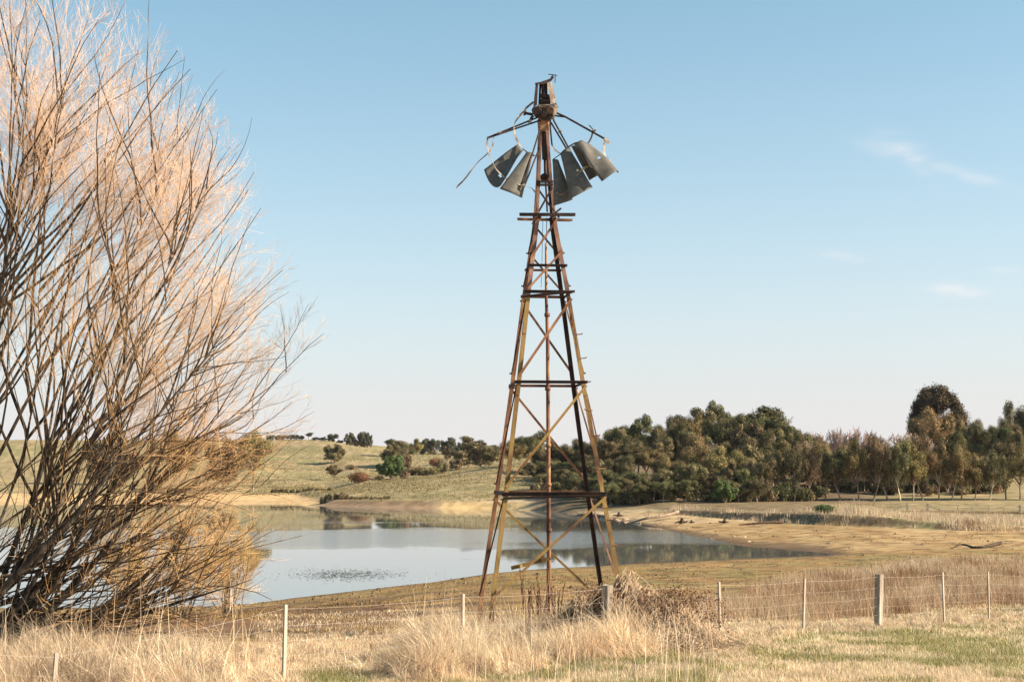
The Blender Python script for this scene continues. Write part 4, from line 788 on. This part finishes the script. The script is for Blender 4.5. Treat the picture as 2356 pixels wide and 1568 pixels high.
mid = [(a, b, c_, d, e*1.2) for a, b, c_, d, e in mid]
rowof(mid, 'in the wood middle rows', 'gum trees in the middle of the wood')
front = [('gum3', 1405, 1105, 236, 62), ('gum1', 1470, 1110, 234, 60), ('gum3', 1525, 1100, 232, 60), ('gum0', 1575, 1100, 232, 60), ('gum3', 1695, 1105, 230, 60), ('gum2', 1740, 1098, 230, 55), ('gum0', 1440, 1095, 240, 60), ('gum2', 1500, 1085, 238, 62), ('multi0', 1548, 1072, 236, 75), ('multi1', 1600, 1060, 235, 80), ('gum1', 1640, 1090, 233, 65), ('green', 1668, 1100, 228, 62), ('multi1', 1715, 1072, 233, 62), ('multi0', 1752, 1050, 234, 65), ('multi1', 1790, 1030, 236, 65), ('row1', 1822, 1015, 234, 60), ('row3', 1855, 1022, 236, 58)]
rowof(front, 'in the shaded wood front row', 'gum trees at the front of the wood')
row = [('row0', 1893, 1008, 240), ('row1', 1932, 1018, 239), ('row2', 1972, 998, 238), ('row3', 2002, 992, 238), ('row1', 2040, 1012, 240), ('row1', 2068, 1000, 238), ('row0', 2094, 1000, 238), ('row3', 2120, 990, 240), ('row2', 2153, 1012, 241), ('row0', 2183, 1016, 241), ('row2', 2205, 1025, 242), ('row0', 2236, 1030, 241), ('row1', 2270, 1030, 242), ('row3', 2308, 1008, 243), ('row2', 2340, 1012, 242), ('row0', 2385, 1005, 243), ('row1', 2425, 1015, 243)]
row = [(a, b, c, d, 74) for a, b, c, d in row]
rowof(row, 'beside the far green paddock', 'slender gum trees along the paddock')
row2 = [('gum3', 1905, 1040, 262, 60), ('gum3', 1955, 1035, 262, 60), ('gum3', 2050, 1045, 258, 60), ('gum0', 1925, 1035, 262, 60), ('gum1', 2030, 1030, 262, 60), ('gum2', 2075, 1025, 265, 62), ('gum0', 2135, 1030, 264, 60), ('row1', 2170, 1050, 262, 60), ('gum2', 1985, 1030, 262, 60), ('row1', 2225, 1052, 264, 52), ('row1', 2290, 1050, 264, 52), ('row1', 2355, 1048, 265, 55), ('gum1', 2105, 1060, 258, 55)]
rowof(row2, 'behind the paddock row', 'gum trees in the second row by the paddock')
dark = [('gum2', 2118, 1010, 322, 80), ('gum0', 2180, 990, 320, 80), ('gum1', 2215, 985, 322, 70), ('gum2', 2255, 960, 322, 66), ('gum0', 2300, 975, 322, 75), ('gum3', 2352, 918, 330, 95), ('gum1', 2330, 965, 320, 70), ('gum3', 2312, 948, 335, 45), ('gum2', 2395, 930, 330, 90), ('gum0', 2440, 950, 330, 90), ('gum3', 2232, 975, 326, 60)]
rowof(dark, 'on the right hand rise', 'dark gum trees on the rise at the right')
plant('dome', 2156, 886, 'huge dark rounded cypress towering over the right side of the wood', 'tree', Y=345, wpx=138, rot=.5)
plant('gold1', 2140, 932, 'broad golden gum with white limbs standing against the huge dark cypress', 'tree', Y=322, wpx=120)
plant('gold0', 2215, 960, 'golden gum at the lower right of the huge dark cypress', 'tree', Y=326, wpx=70)
plant('gbush', 1895, 1150, 'bright green bush on the lake bank below the gum trees', 'bush', Y=176, wpx=46)
# leafless winter trees on the skyline
tw = twiggy('bare_tree', gy(1960, 300), 14, 11, 14, (M['pinktwig'], M['pinktwig']), 'tmp', 'tree', 60, None, .10, .035, .9, 42)
bare = [(1735, 922, 318), (1845, 985, 305), (1875, 978, 300), (1905, 972, 302), (1935, 966, 300), (1968, 964, 303), (2000, 972, 300), (2030, 985, 300), (2055, 980, 305), (2082, 975, 310), (1920, 985, 285), (1985, 985, 288), (1860, 1000, 282)]
bare.sort()
for i, (x, yt, Y_) in enumerate(bare):
    o = tw if i == 0 else dup(tw); g = gy(x, Y_); h_ = at(x, yt, Y_).z-g.z; o.location = g; o.scale = (h_/14*.95,)*2+(h_/14*1.02,); o.rotation_euler.z = i*1.7
    tag(o, f'leafless pinkish winter tree, {ORD[i]} from the left on the skyline of the wood', 'tree', 'leafless trees on the skyline')
# tree on the left skyline behind the willow
for (x, yt, Y_, w_, key, lab) in ((585, 985, 345, 95, 'gold1', 'golden brown far shore tree just showing past the right edge of the willow'), (520, 1000, 350, 100, 'brown0', 'brownish tree on the far shore seen through the willow twigs'), (420, 985, 360, 110, 'gold0', 'golden tree on the far shore seen through the middle of the willow'), (250, 975, 370, 130, 'brown1', 'wide brown tree on the far shore behind the left willow stems')):
    plant(key, x, yt, lab, 'tree', Y=Y_, wpx=w_)
for k_ in list(PR):
    if k_ not in used:
        for ch in list(PR[k_].children): bpy.data.objects.remove(ch)
        bpy.data.objects.remove(PR[k_])

# ------------------------------------------------------------------ logs, stumps, stones
def log(name, pts, r0, r1, mat, label, cat='log', twigs=0, seed=1):
    P = curve(pts, 5); n_ = len(P); b = MB(); b.pipe(P, [r0+(r1-r0)*i/(n_-1) for i in range(n_)], 7); rr = random.Random(seed)
    for i in range(twigs):
        q = P[rr.randrange(2, n_-1)]; d = Vector((rr.uniform(-1, 1), rr.uniform(-.6, .6), rr.uniform(.2, .8)))*rr.uniform(.5, 1.4); b.pipe([q, q+d*.5+Vector((0, 0, .05)), q+d], [r0*.4, r0*.28, r0*.1], 5)
    return tag(b.build(name, M[mat], None, True), label, cat)
def G(px_, py_, up=0): v = ground_at(px_, py_, 12, 400); return v+Vector((0, 0, up))
log('driftwood_log', [G(2190, 1262, .02), G(2206, 1259, .22), G(2222, 1259, .2), G(2240, 1261, .08), G(2262, 1261, .1), G(2282, 1259, .2), G(2303, 1257, .32)], .05, .17, 'darkwood', 'long crooked dead branch lying on the bare shore at the right', 'log', 3)
log('driftwood_log', [G(1455, 1203, .1), G(1490, 1200, .5), G(1530, 1196, .6), G(1560, 1192, .9)], .12, .25, 'wood', 'pale bleached log lying at the cove edge under the wood', 'log', 6, 3)
log('driftwood_log', [G(1310, 1192, .1), G(1345, 1190, .4), G(1400, 1192, .15)], .15, .3, 'wood', 'pale fallen branch at the waterline left of the cove', 'log', 7, 5)
log('driftwood_log', [G(1700, 1208, .0), G(1760, 1206, .25), G(1800, 1204, .2)], .1, .2, 'darkwood', 'dark thin log on the sand below the bank', 'log', 3, 8)
def stump(px_, py_, s, label, seed):
    rr = random.Random(seed); c_ = G(px_, py_); b = MB(); b.pipe([c_-Vector((0, 0, .2)), c_+Vector((.05, 0, .35*s)), c_+Vector((.12*s, 0, .8*s))], [.42*s, .27*s, .2*s], 8)
    for i in range(6):
        a = rr.uniform(0, 6.28); b.pipe([c_+Vector((0, 0, .25*s)), c_+Vector((math.cos(a)*.55*s, math.sin(a)*.4*s, .2*s)), c_+Vector((math.cos(a)*1.0*s, math.sin(a)*.8*s, rr.uniform(-.05, .5)*s))], [.16*s, .11*s, .04*s], 6)
    return tag(b.build('tree_stump', M['darkwood'], None, True), label, 'stump', 'stumps on the lake shore')
stump(1568, 1204, .9, 'black rooty stump on the sand under the dark wood', 4); stump(1590, 1203, .5, 'smaller dark stump just right of the black rooty stump', 5); stump(1666, 1203, .7, 'dark stump at the foot of the bank, right of the other stumps', 6); stump(1423, 1188, .8, 'brown stump at the head of the cove', 9)
def stone_mesh(seed):
    g2 = np.random.default_rng(seed); V = []; Fc = []; nu, nv = 9, 6
    for j in range(nv+1):
        for i in range(nu):
            th = math.pi*j/nv; ph = 2*math.pi*i/nu; rr = 1+g2.normal(0, .13); V.append((math.sin(th)*math.cos(ph)*rr, math.sin(th)*math.sin(ph)*rr*.8, math.cos(th)*.6*rr))
    for j in range(nv):
        for i in range(nu): k_ = (i+1) % nu; Fc.append((j*nu+i, j*nu+k_, (j+1)*nu+k_, (j+1)*nu+i))
    return V, Fc
V, Fc = stone_mesh(3); st0 = pymesh('shore_stone', V, Fc, M['stone'], None, False); first = True
for i in range(34):
    pxs = random.uniform(1305, 1480) if i < 22 else random.uniform(1560, 1950)
    pys = float(np.interp(pxs, [1305, 1400, 1480, 1560, 1700, 1950], [1187, 1192, 1203, 1215, 1235, 1240]))+random.uniform(-4, 3 if i < 22 else 18)
    o = st0 if first else st0.copy()
    if not first: COL.objects.link(o)
    first = False; c_ = G(pxs, pys); o.location = c_; s_ = random.uniform(.12, .42) if i < 22 else random.uniform(.08, .2); o.scale = (s_*1.4, s_, s_); o.rotation_euler.z = random.uniform(0, 6)
    tag(o, 'pale stone at the waterline of the cove under the wood' if i < 22 else 'small stone lying on the bare sand right of the cove', 'stone', 'stones at the cove waterline' if i < 22 else 'small stones on the bare sand')

# ------------------------------------------------------------------ grasses
def blades(X, Y, h_, w_, colr, g2, lean=.35, seg=3, droop=.5, wind=(0, 0)):
    n_ = len(X); Z = H(X, Y)-.02; B = np.stack([X, Y, Z], 1); a = g2.uniform(0, 2*np.pi, n_); L_ = np.abs(g2.normal(0, lean, n_)); ld = np.stack([np.cos(a)*L_+wind[0], np.sin(a)*L_+wind[1], np.zeros(n_)], 1)
    fa = g2.normal(0, .6, n_); side = np.stack([np.cos(fa), np.sin(fa), np.zeros(n_)], 1); t_ = np.linspace(0, 1, seg+1); P = B[:, None]+h_[:, None, None]*(t_[None, :, None]*np.array([0, 0, 1.])+(t_**2)[None, :, None]*ld[:, None])
    P[:, :, 2] -= (h_*droop*L_)[:, None]*(t_**3)[None]*.7
    wv = w_[:, None]*np.array([1, .85, .6, .12][:seg+1] if seg == 3 else np.linspace(1, .15, seg+1))[None]
    Lf = P-side[:, None]*wv[..., None]*.5; Rt = P+side[:, None]*wv[..., None]*.5; V = np.stack([Lf, Rt], 2).reshape(-1, 3)
    b0 = (np.arange(n_)*(seg+1)*2)[:, None]+np.arange(seg)[None]*2; b0 = b0.ravel(); Fq = np.stack([b0, b0+1, b0+3, b0+2], 1)
    return V, Fq, np.repeat(colr, (seg+1)*2, 0)
def samp(n_, px0, px1, Y0, Y1, g2, pw=1.4):
    k1 = 1-pw; U = g2.random(n_); Y = (Y0**k1+U*(Y1**k1-Y0**k1))**(1/k1); P = g2.uniform(px0, px1, n_); return P, (P-CX)/F*Y, Y
g3 = np.random.default_rng(77)
PALE = np.array([.83, .66, .47]); TAN = np.array([.64, .49, .33]); BRN = np.array([.30, .18, .10]); GRN = np.array([.24, .26, .10]); RED = np.array([.44, .295, .185]); OLV = np.array([.33, .29, .12])
def cmix(a, b_, t_): return a[None]*(1-t_[:, None])+b_[None]*t_[:, None]
def variation(c_, g2, s=.14): return np.clip(c_*(1+g2.normal(0, s, (len(c_), 1))), .02, .9)
# tall straw: left bank, centre around the tower and bramble, thin along the fence
CG = Cat()
P_, X, Y = samp(170000, -120, 2480, 14.5, 40, g3, 1.5)
cl = fbm(X*1.1+30, Y*1.1); cl2 = vnoise(X*3.3, Y*3.3)
ln = np.interp(P_, [130, 657, 1065, 1397, 1654, 1851, 2023, 2168, 2273, 2480], [18.5, 21, 23.5, 26, 28.5, 31, 33.5, 36, 38.5, 43])
left = sstep(640, 480, P_)*sstep(16, 18.5, Y)*sstep(27, 24, Y)*1.0
gapv = sstep(560, 640, P_)*sstep(980, 900, P_)*np.exp(-((Y-ln-.2)/1.6)**2)*.33
cen = sstep(890, 980, P_)*sstep(1680, 1560, P_)*sstep(-2.6, -1.6, Y-ln)*sstep(5.5, 3.6, Y-ln)
rgt = sstep(1560, 1700, P_)*np.exp(-((Y-ln-.6)/2.6)**2)*.42
dens = np.clip(left+gapv+cen+rgt, 0, 1); keep = g3.random(len(X)) < dens*(.25+1.3*sstep(.35, .65, cl)); keep &= ~((P_ > 700) & (P_ < 870) & (Y < 22.6))
P_, X, Y, cl, cl2, left, cen, rgt, gapv = [q[keep] for q in (P_, X, Y, cl, cl2, left, cen, rgt, gapv)]
hh = (.30+1.0*cl*cl2+.35*g3.random(len(X))**3)*(left*.85+cen*1.0+rgt*.75+gapv*1.8).clip(.3, 1.05); hh *= .75+.5*g3.random(len(X))
cc = cmix(PALE, TAN, sstep(.3, .7, vnoise(X*1.7+9, Y*1.7))); cc = cc*.5+cmix(PALE*.95, BRN, g3.random(len(X))**2.2)*.5; cc = cc*(.62+.55*sstep(.25, .7, fbm(X*.9+50, Y*1.3)))[:, None]
V, Fq, Cc = blades(X, Y, hh*.75, g3.uniform(.006, .013, len(X)), variation(cc, g3, .22), g3, .75, 3, .9, wind=(-.12, 0)); CG.add(V, Fq, Cc)
ti = g3.choice(len(X), 5200, False); nb = 28; tx = np.repeat(X[ti], nb); ty = np.repeat(Y[ti], nb); th_ = np.repeat(hh[ti]*g3.uniform(.5, 1.15, len(ti)), nb); a = g3.uniform(0, 2*np.pi, len(tx)); rr_ = np.abs(g3.normal(0, .05, len(tx)))
TC = np.repeat(cc[ti]*g3.uniform(.75, 1.25, (len(ti), 1)), nb, 0); bx_ = np.repeat(g3.normal(-.15, .35, len(ti)), nb)
V, Fq, Cc = blades(tx+np.cos(a)*rr_, ty+np.sin(a)*rr_, th_*g3.uniform(.6, 1.1, len(tx)), g3.uniform(.005, .011, len(tx)), variation(TC, g3, .18), g3, .7, 3, 1.0, wind=(0, 0)); V = V.reshape(len(tx), 4, 2, 3); V[..., 0] += (bx_*th_)[:, None, None]*(np.linspace(0, 1, 4)**1.6)[None, :, None]; CG.add(V.reshape(-1, 3), Fq, Cc)
tag(CG.build('tall_dry_grass', M['grass']), 'tangled tall pale straw grass along the fence and round the windmill feet', 'grass', kind='stuff')
# single taller seed stalks
P_, X, Y = samp(480, -100, 1700, 17, 31, g3, 1.2); k_ = ((P_ < 600) | ((P_ > 930) & (P_ < 1640))) & (Y > 18); X, Y = X[k_], Y[k_]
V, Fq, Cc = blades(X, Y, g3.uniform(.8, 1.5, len(X)), g3.uniform(.007, .012, len(X)), variation(cmix(PALE, TAN, g3.random(len(X))), g3), g3, .28, 3, .3)
CG = Cat(); CG.add(V, Fq, Cc)
Xs = np.array([u_of(q_)*44 for q_ in (1682, 1688, 1735, 1752, 1777, 1787, 1795, 1863, 1888, 1905, 1925, 1640, 1610)]); V, Fq, Cc = blades(Xs, np.full(13, 44.), g3.uniform(1.0, 1.75, 13), np.full(13, .016), np.tile(TAN, (13, 1)), g3, .05, 3, .1); CG.add(V, Fq, Cc); tag(CG.build('grass_stalks', M['grass']), 'single tall pale grass stalks standing above the dry tangle', 'grass', kind='stuff')
# short turf, tan and green
P_, X, Y = samp(330000, -200, 2560, 14, 46, g3, 1.9)
n1 = fbm(X*.5, Y*.5); n2 = fbm(X*1.9+7, Y*1.9)
gm = sstep(.44, .60, n1*.55+n2*.45)*sstep(860, 1000, P_)*sstep(1.5, -1.0, Y-np.interp(P_, [900, 1400, 2023, 2480], [21, 25, 31, 40]))
gm = np.maximum(gm, np.exp(-(((P_-780)/95)**2+((Y-21.3)/1.2)**2))*1.1).clip(0, 1); gm *= .9
kp = (Y < 30) | (P_ > 1500) | (g3.random(len(X)) < .25); kp &= (P_ > 600) | (Y < 26)
P_, X, Y, gm, n2, n1 = [q[kp] for q in (P_, X, Y, gm, n2, n1)]
cc = np.where((g3.random(len(X)) < gm)[:, None], cmix(GRN, OLV, g3.random(len(X))), cmix(PALE, TAN, g3.random(len(X)))*(.8+.4*n2[:, None])); cc = np.where((g3.random(len(X)) < .10*(n2 > .5))[:, None], BRN[None], cc)
V, Fq, Cc = blades(X, Y, (.035+.13*n2**2+.05*g3.random(len(X))), g3.uniform(.006, .013, len(X))*(Y/22), variation(cc, g3, .2), g3, .7, 2, .3); CG = Cat(); CG.add(V, Fq, Cc)
tag(CG.build('short_turf', M['grass']), 'short tan and green turf in the near paddock', 'grass', kind='stuff')
# reddish rushes beyond the fence on the right
P_, X, Y = samp(120000, 1480, 2620, 36, 108, g3, 1.6)
mxY = np.interp(P_, [1480, 1600, 1750, 1900, 2100, 2356, 2620], [38, 46, 60, 78, 94, 104, 106])*(.92+.16*fbm(X*.12, Y*.12)); n1 = fbm(X*.35+3, Y*.2); mnY = np.interp(P_, [1480, 1700, 2023, 2273], [30, 34, 40, 46])
k_ = (Y < mxY) & (Y > mnY) & (g3.random(len(X)) < .12+1.2*sstep(.38, .6, n1*.5+.5*vnoise(X*1.1, Y*.7))); P_, X, Y, n1 = P_[k_], X[k_], Y[k_], n1[k_]
cc = cmix(RED, TAN, sstep(.35, .65, fbm(X*.2, Y*.2))); cc = np.where((g3.random(len(X)) < .10)[:, None], PALE[None], cc)*.86; cc = np.where((vnoise(X*.7+60, Y*.4) > .74)[:, None], BRN[None]*.9, cc)
V, Fq, Cc = blades(X, Y, (.30+.55*n1)*(.6+.6*g3.random(len(X))), g3.uniform(.009, .016, len(X))*(Y/50), variation(cc, g3, .2), g3, .45, 2, .4); CG = Cat(); CG.add(V, Fq, Cc)
tag(CG.build('reddish_rushes', M['grass']), 'reddish brown rushes beyond the fence at the right', 'rushes', kind='stuff')
# low herbage on the near mud
P_, X, Y = samp(70000, -150, 2300, 27, 110, g3, 1.7); zz = H(X, Y); n1 = fbm(X*.4+11, Y*.25); k_ = (zz > .06) & (g3.random(len(X)) < sstep(.40, .62, n1)*.9*sstep(.0, .8, zz+.3)); X, Y, n1 = X[k_], Y[k_], n1[k_]
cc = cmix(np.array([.34, .25, .09]), np.array([.30, .17, .07]), g3.random(len(X)))
V, Fq, Cc = blades(X, Y, (.03+.07*n1)*(.6+.8*g3.random(len(X))), g3.uniform(.02, .04, len(X))*(Y/50), variation(cc, g3), g3, .8, 2, .2); CG = Cat(); CG.add(V, Fq, Cc)
tag(CG.build('shore_herbage', M['grass']), 'low golden brown herbage on the drying lake mud', 'ground cover', kind='stuff')
# pale tussocks on the bank and far paddock margin
P_, X, Y = samp(60000, 1500, 2640, 148, 212, g3, 1.05)
bk = np.interp((X/Y)*F+CX, [1500, 1560, 1700, 1880, 2000, 2100, 2220, 2360, 2640], [214, 209, 186, 170, 165, 161, 154, 150, 150]); n1 = fbm(X*.22, Y*.22)
wth = np.interp(P_, [1500, 1800, 1880, 2000, 2400], [6, 8, 18, 18, 34]); k_ = (Y > bk-1.5) & (Y < bk+wth) & (g3.random(len(X)) < .25+1.2*sstep(.4, .6, n1)); P_, X, Y, n1, bk = P_[k_], X[k_], Y[k_], n1[k_], bk[k_]
bk = bk*0+bk/(1+.018*(fbm(X*.06, Y*.06)-.5)); cl = sstep(.36, .62, fbm(X*.45+4, Y*.45)); kq = g3.random(len(X)) < .12+.95*cl; P_, X, Y, n1, bk, cl = P_[kq], X[kq], Y[kq], n1[kq], bk[kq], cl[kq]
cc = cmix(PALE, TAN, g3.random(len(X)))*.8; cc = np.where(((fbm(X*.5+9, Y*.5) > .62) & (Y < bk+4))[:, None], BRN[None], cc)  # brown tussocks near the bank edge stand in for its shadow
hp = np.exp(-((P_-1955)/60)**2)*np.exp(-((Y-bk-9)/9)**2)
V, Fq, Cc = blades(X, Y, (.18+.75*cl*n1*1.2+.9*hp)*(.5+.7*g3.random(len(X))), g3.uniform(.03, .07, len(X)), variation(cc, g3), g3, .35, 2, .3); CG = Cat(); CG.add(V, Fq, Cc)
# line of rank growth under the far fence
xs = np.array([q.x for q in fpts]); ys = np.array([q.y for q in fpts]); n_ = 5000; tX = g3.uniform(xs.min(), xs.max(), n_); tY = np.interp(tX, xs, ys)+g3.normal(0, .25, n_)
V, Fq, Cc = blades(tX, tY, g3.uniform(.15, .42, n_), g3.uniform(.03, .07, n_), variation(cmix(BRN, TAN, g3.random(n_)), g3), g3, .3, 2, .3); CG.add(V, Fq, Cc)
tag(CG.build('bank_tussocks', M['grass']), 'pale tussock grass on the far bank and along the distant fence', 'grass', kind='stuff')
# rough pasture tufts on the knoll and hillside
P_, X, Y = samp(50000, 560, 1400, 262, 600, g3, 1.5); n1 = fbm(X*.1, Y*.1); k_ = (H(X, Y) > 1.0) & (g3.random(len(X)) < .2+.8*sstep(.4, .65, n1)); P_, X, Y = P_[k_], X[k_], Y[k_]
cc = cmix(np.array([.32, .255, .13]), np.array([.20, .165, .08]), g3.random(len(X))); V, Fq, Cc = blades(X, Y, g3.uniform(.12, .4, len(X)), g3.uniform(.12, .3, len(X))*(Y/350), variation(cc, g3), g3, .4, 2, .3); CG = Cat(); CG.add(V, Fq, Cc)
tag(CG.build('pasture_tufts', M['grass']), 'rough tufts of dry pasture on the knoll and far hillside', 'grass', kind='stuff')
# emergent reeds in the water and floating weed
xr = np.array([at(q_, 1300, 95).x for q_ in (1680, 1735, 1752, 1777, 1787, 1795, 1863, 1888, 1905, 1925)]); 
n_ = 1500; P_ = g3.normal(800, 62, n_); yv = g3.normal(1321, 6.5, n_); dd = 7/np.array([slope(q_) for q_ in yv]); X = (P_-CX)/F*dd*1.0; Y = dd
s_ = g3.uniform(.03, .11, n_); a = g3.uniform(0, 6.28, n_); ca, sa = np.cos(a)*s_, np.sin(a)*s_; zz = np.full(n_, .006)
V = np.stack([np.stack([X-ca, Y-sa, zz], 1), np.stack([X+sa*.6, Y-ca*.6, zz+.01], 1), np.stack([X+ca, Y+sa, zz+.03*g3.random(n_)], 1), np.stack([X-sa*.6, Y+ca*.6, zz+.01], 1)], 1).reshape(-1, 3)
tag(npmesh('water_weed', V, np.arange(n_*4).reshape(-1, 4), M['weed']), 'patch of dark weed floating on the bright water near the shore', 'water weed', kind='stuff')

# clods and small debris on the drying shore
n_ = 15000; P_, X, Y = samp(n_, 400, 2500, 42, 205, g3, 1.5); zz = H(X, Y); k_ = (zz > .03) & (g3.random(n_) < sstep(.42, .6, fbm(X*.3+2, Y*.2)))&(zz < 2.6)&~((Y > 150)&(P_ > 1880)); X, Y, zz = X[k_], Y[k_], zz[k_]; n_ = len(X); s_ = g3.uniform(.02, .06, n_)*(Y/60)**.6; s_ *= np.where(g3.random(n_) < .04, 2.2, 1)
d6 = np.array([[1, 0, 0], [0, 1, 0], [-1, 0, 0], [0, -1, 0], [0, 0, .8], [0, 0, -.5]], float); V = np.stack([X, Y, zz], 1)[:, None]+d6[None]*s_[:, None, None]*g3.uniform(.6, 1.5, (n_, 6, 1)); T8 = np.array([[0, 1, 4], [1, 2, 4], [2, 3, 4], [3, 0, 4], [1, 0, 5], [2, 1, 5], [3, 2, 5], [0, 3, 5]]); Fq = (np.arange(n_)*6)[:, None, None]+T8[None]
tag(npmesh('mud_clods', V.reshape(-1, 3), Fq.reshape(-1, 3), M['clod']), 'scattered clods, twigs and small stones on the drying shore', 'clods', kind='stuff')

# ------------------------------------------------------------------ bramble thicket at the fence
bc_ = gy(1490, 26.6); br = empty('bramble_thicket', bc_, 'mound of dead reddish brown brambles against the thick fence post below the windmill', 'bush'); g4 = np.random.default_rng(5)
n = 200; a = g4.uniform(0, 2*np.pi, n); b_ = np.stack([bc_.x+np.cos(a)*g4.uniform(0, .9, n)-.2, bc_.y+np.sin(a)*g4.uniform(0, .45, n), np.zeros(n)], 1); b_[:, 2] = H(b_[:, 0], b_[:, 1])-.05
P = np.zeros((n, 9, 3)); tt = np.linspace(0, 1, 9); span = g4.uniform(.35, 1.25, n); hg = g4.uniform(.5, 1.15, n); aa = a+g4.normal(0, .5, n)
P[:, :, 0] = b_[:, :1]+np.cos(aa)[:, None]*span[:, None]*tt; P[:, :, 1] = b_[:, 1:2]+np.sin(aa)[:, None]*span[:, None]*.55*tt; P[:, :, 2] = b_[:, 2:]+hg[:, None]*np.sin(tt*2.6)[None]**.8; P += g4.normal(0, .015, P.shape)
V, Fq = tubes(P, np.linspace(.006, .003, 9)[None]*np.ones((n, 1)), 4); rel(npmesh('canes', V, Fq, M['cane'], None, True), br)
q = P[:, 3:, :].reshape(-1, 3); q = q[g4.integers(0, len(q), 8000)]+g4.normal(0, .05, (8000, 3)); q[:, 2] = np.maximum(q[:, 2], H(q[:, 0], q[:, 1])+.02)
LV, LF = leaves(q, np.full(len(q), .03), 1, .04, g4); 
def single_leaves(q, size, g2):
    n_ = len(q); nrm = unit(g2.normal(0, 1, (n_, 3))); a = unit(np.cross(nrm, g2.normal(0, 1, (n_, 3)))); b_ = np.cross(nrm, a); s = size*(.5+g2.random(n_))[:, None]
    return np.stack([q-a*s*.5, q+b_*s*.8, q+a*s*.5, q-b_*s*.8], 1).reshape(-1, 3), np.arange(n_*4).reshape(-1, 4)
LV, LF = single_leaves(q, .026, g4); rel(npmesh('leaves', LV, LF, M['bramble']), br)
# bleached grass draped over the mound
n = 11000; X = bc_.x+g4.normal(-.45, .85, n); Y = bc_.y+g4.normal(-.4, .4, n); top = .95*np.exp(-(((X-bc_.x+.1)/1.2)**2+((Y-bc_.y)/.85)**2))+.42*np.exp(-(((X-bc_.x+1.3)/.8)**2+((Y-bc_.y)/.8)**2)); top *= .45+1.0*fbm(X*3.2, Y*3.2)+g4.normal(0, .08, n); Z0 = H(X, Y)
P = np.zeros((n, 4, 3)); tt = np.linspace(0, 1, 4); ln_ = g4.uniform(.3, .7, n); dx = g4.normal(-.25, .45, n)
P[:, :, 0] = X[:, None]+dx[:, None]*tt*ln_[:, None]; P[:, :, 1] = Y[:, None]-.35*tt[None]*ln_[:, None]; P[:, :, 2] = (Z0+top)[:, None]-tt[None]**1.3*np.minimum(ln_, top)[:, None]*.9+.02
V, Fq = tubes(P, np.linspace(.0065, .002, 4)[None]*g4.uniform(.6, 1.2, (n, 1)), 3); CG = Cat(); CG.add(V, Fq, np.repeat(variation(cmix(np.array([.62, .49, .34]), np.array([.28, .18, .11]), g4.random(n)**1.5), g4, .25), 12, 0)); rel(CG.build('draped_grass', M['grass']), br)
# dock plants with dark seed heads under the tower
for i, (px_, Y_, yt) in enumerate(((1208, 27.8, 1300), (1236, 28.3, 1318), (1253, 27.5, 1330), (1215, 28.0, 1352), (1276, 28.2, 1340), (1545, 27.2, 1370))):
    g = gy(px_, Y_); tp = at(px_, yt, Y_); root = empty('dock_plant', g, ['dark seeded dock stalk nearest the left windmill legs', 'dock stalk with dark seed clusters left of the pump pipe', 'short dock stalk touching the pump pipe', 'low dock stalk under the lever arm', 'dock stalk right of the pump pipe', 'dock stalk behind the bramble mound'][i], 'plant', 'dead dock plants by the windmill')
    b = MB()
    for k_ in range(5):
        e = tp-g; e = Vector((e.x+g4.normal(0, .10), e.y+g4.normal(0, .08), e.z*g4.uniform(.6, 1))); b.pipe([Vector((0, 0, -.05)), e*.5+Vector((.02, 0, .03)), e], [.006, .005, .003], 4)
        P_s = [e*(.5+.5*j/12)+Vector(g4.normal(0, .008, 3)) for j in range(13)]; sd_ = MB().pipe(P_s, [.003+.011*abs(math.sin(j*1.3+k_)) for j in range(13)], 5)
        pymesh('seed_head', sd_.V, sd_.F, M['seed'], root)
    pymesh('stalks', b.V, b.F, M['cane'], root)

# ------------------------------------------------------------------ the air between here and the far hill
hz_m = bpy.data.materials.new('haze_air'); hz_m.use_nodes = True; t = hz_m.node_tree; t.nodes.clear(); ho = t.nodes.new('ShaderNodeOutputMaterial'); pv = t.nodes.new('ShaderNodeVolumePrincipled')
pv.inputs['Density'].default_value = 0.00003; pv.inputs['Color'].default_value = (.93, .95, 1, 1); t.links.new(pv.outputs[0], ho.inputs['Volume'])
bx0, bx1, by0, by1, bz0, bz1 = -2400, 2400, -90, 3050, -3, 62
Vb = [(x, y, z) for x in (bx0, bx1) for y in (by0, by1) for z in (bz0, bz1)]
tag(pymesh('haze', Vb, [(0, 1, 3, 2), (4, 6, 7, 5), (0, 4, 5, 1), (2, 3, 7, 6), (0, 2, 6, 4), (1, 5, 7, 3)], hz_m), 'thin pale air over the lake and hills', 'haze', kind='stuff')
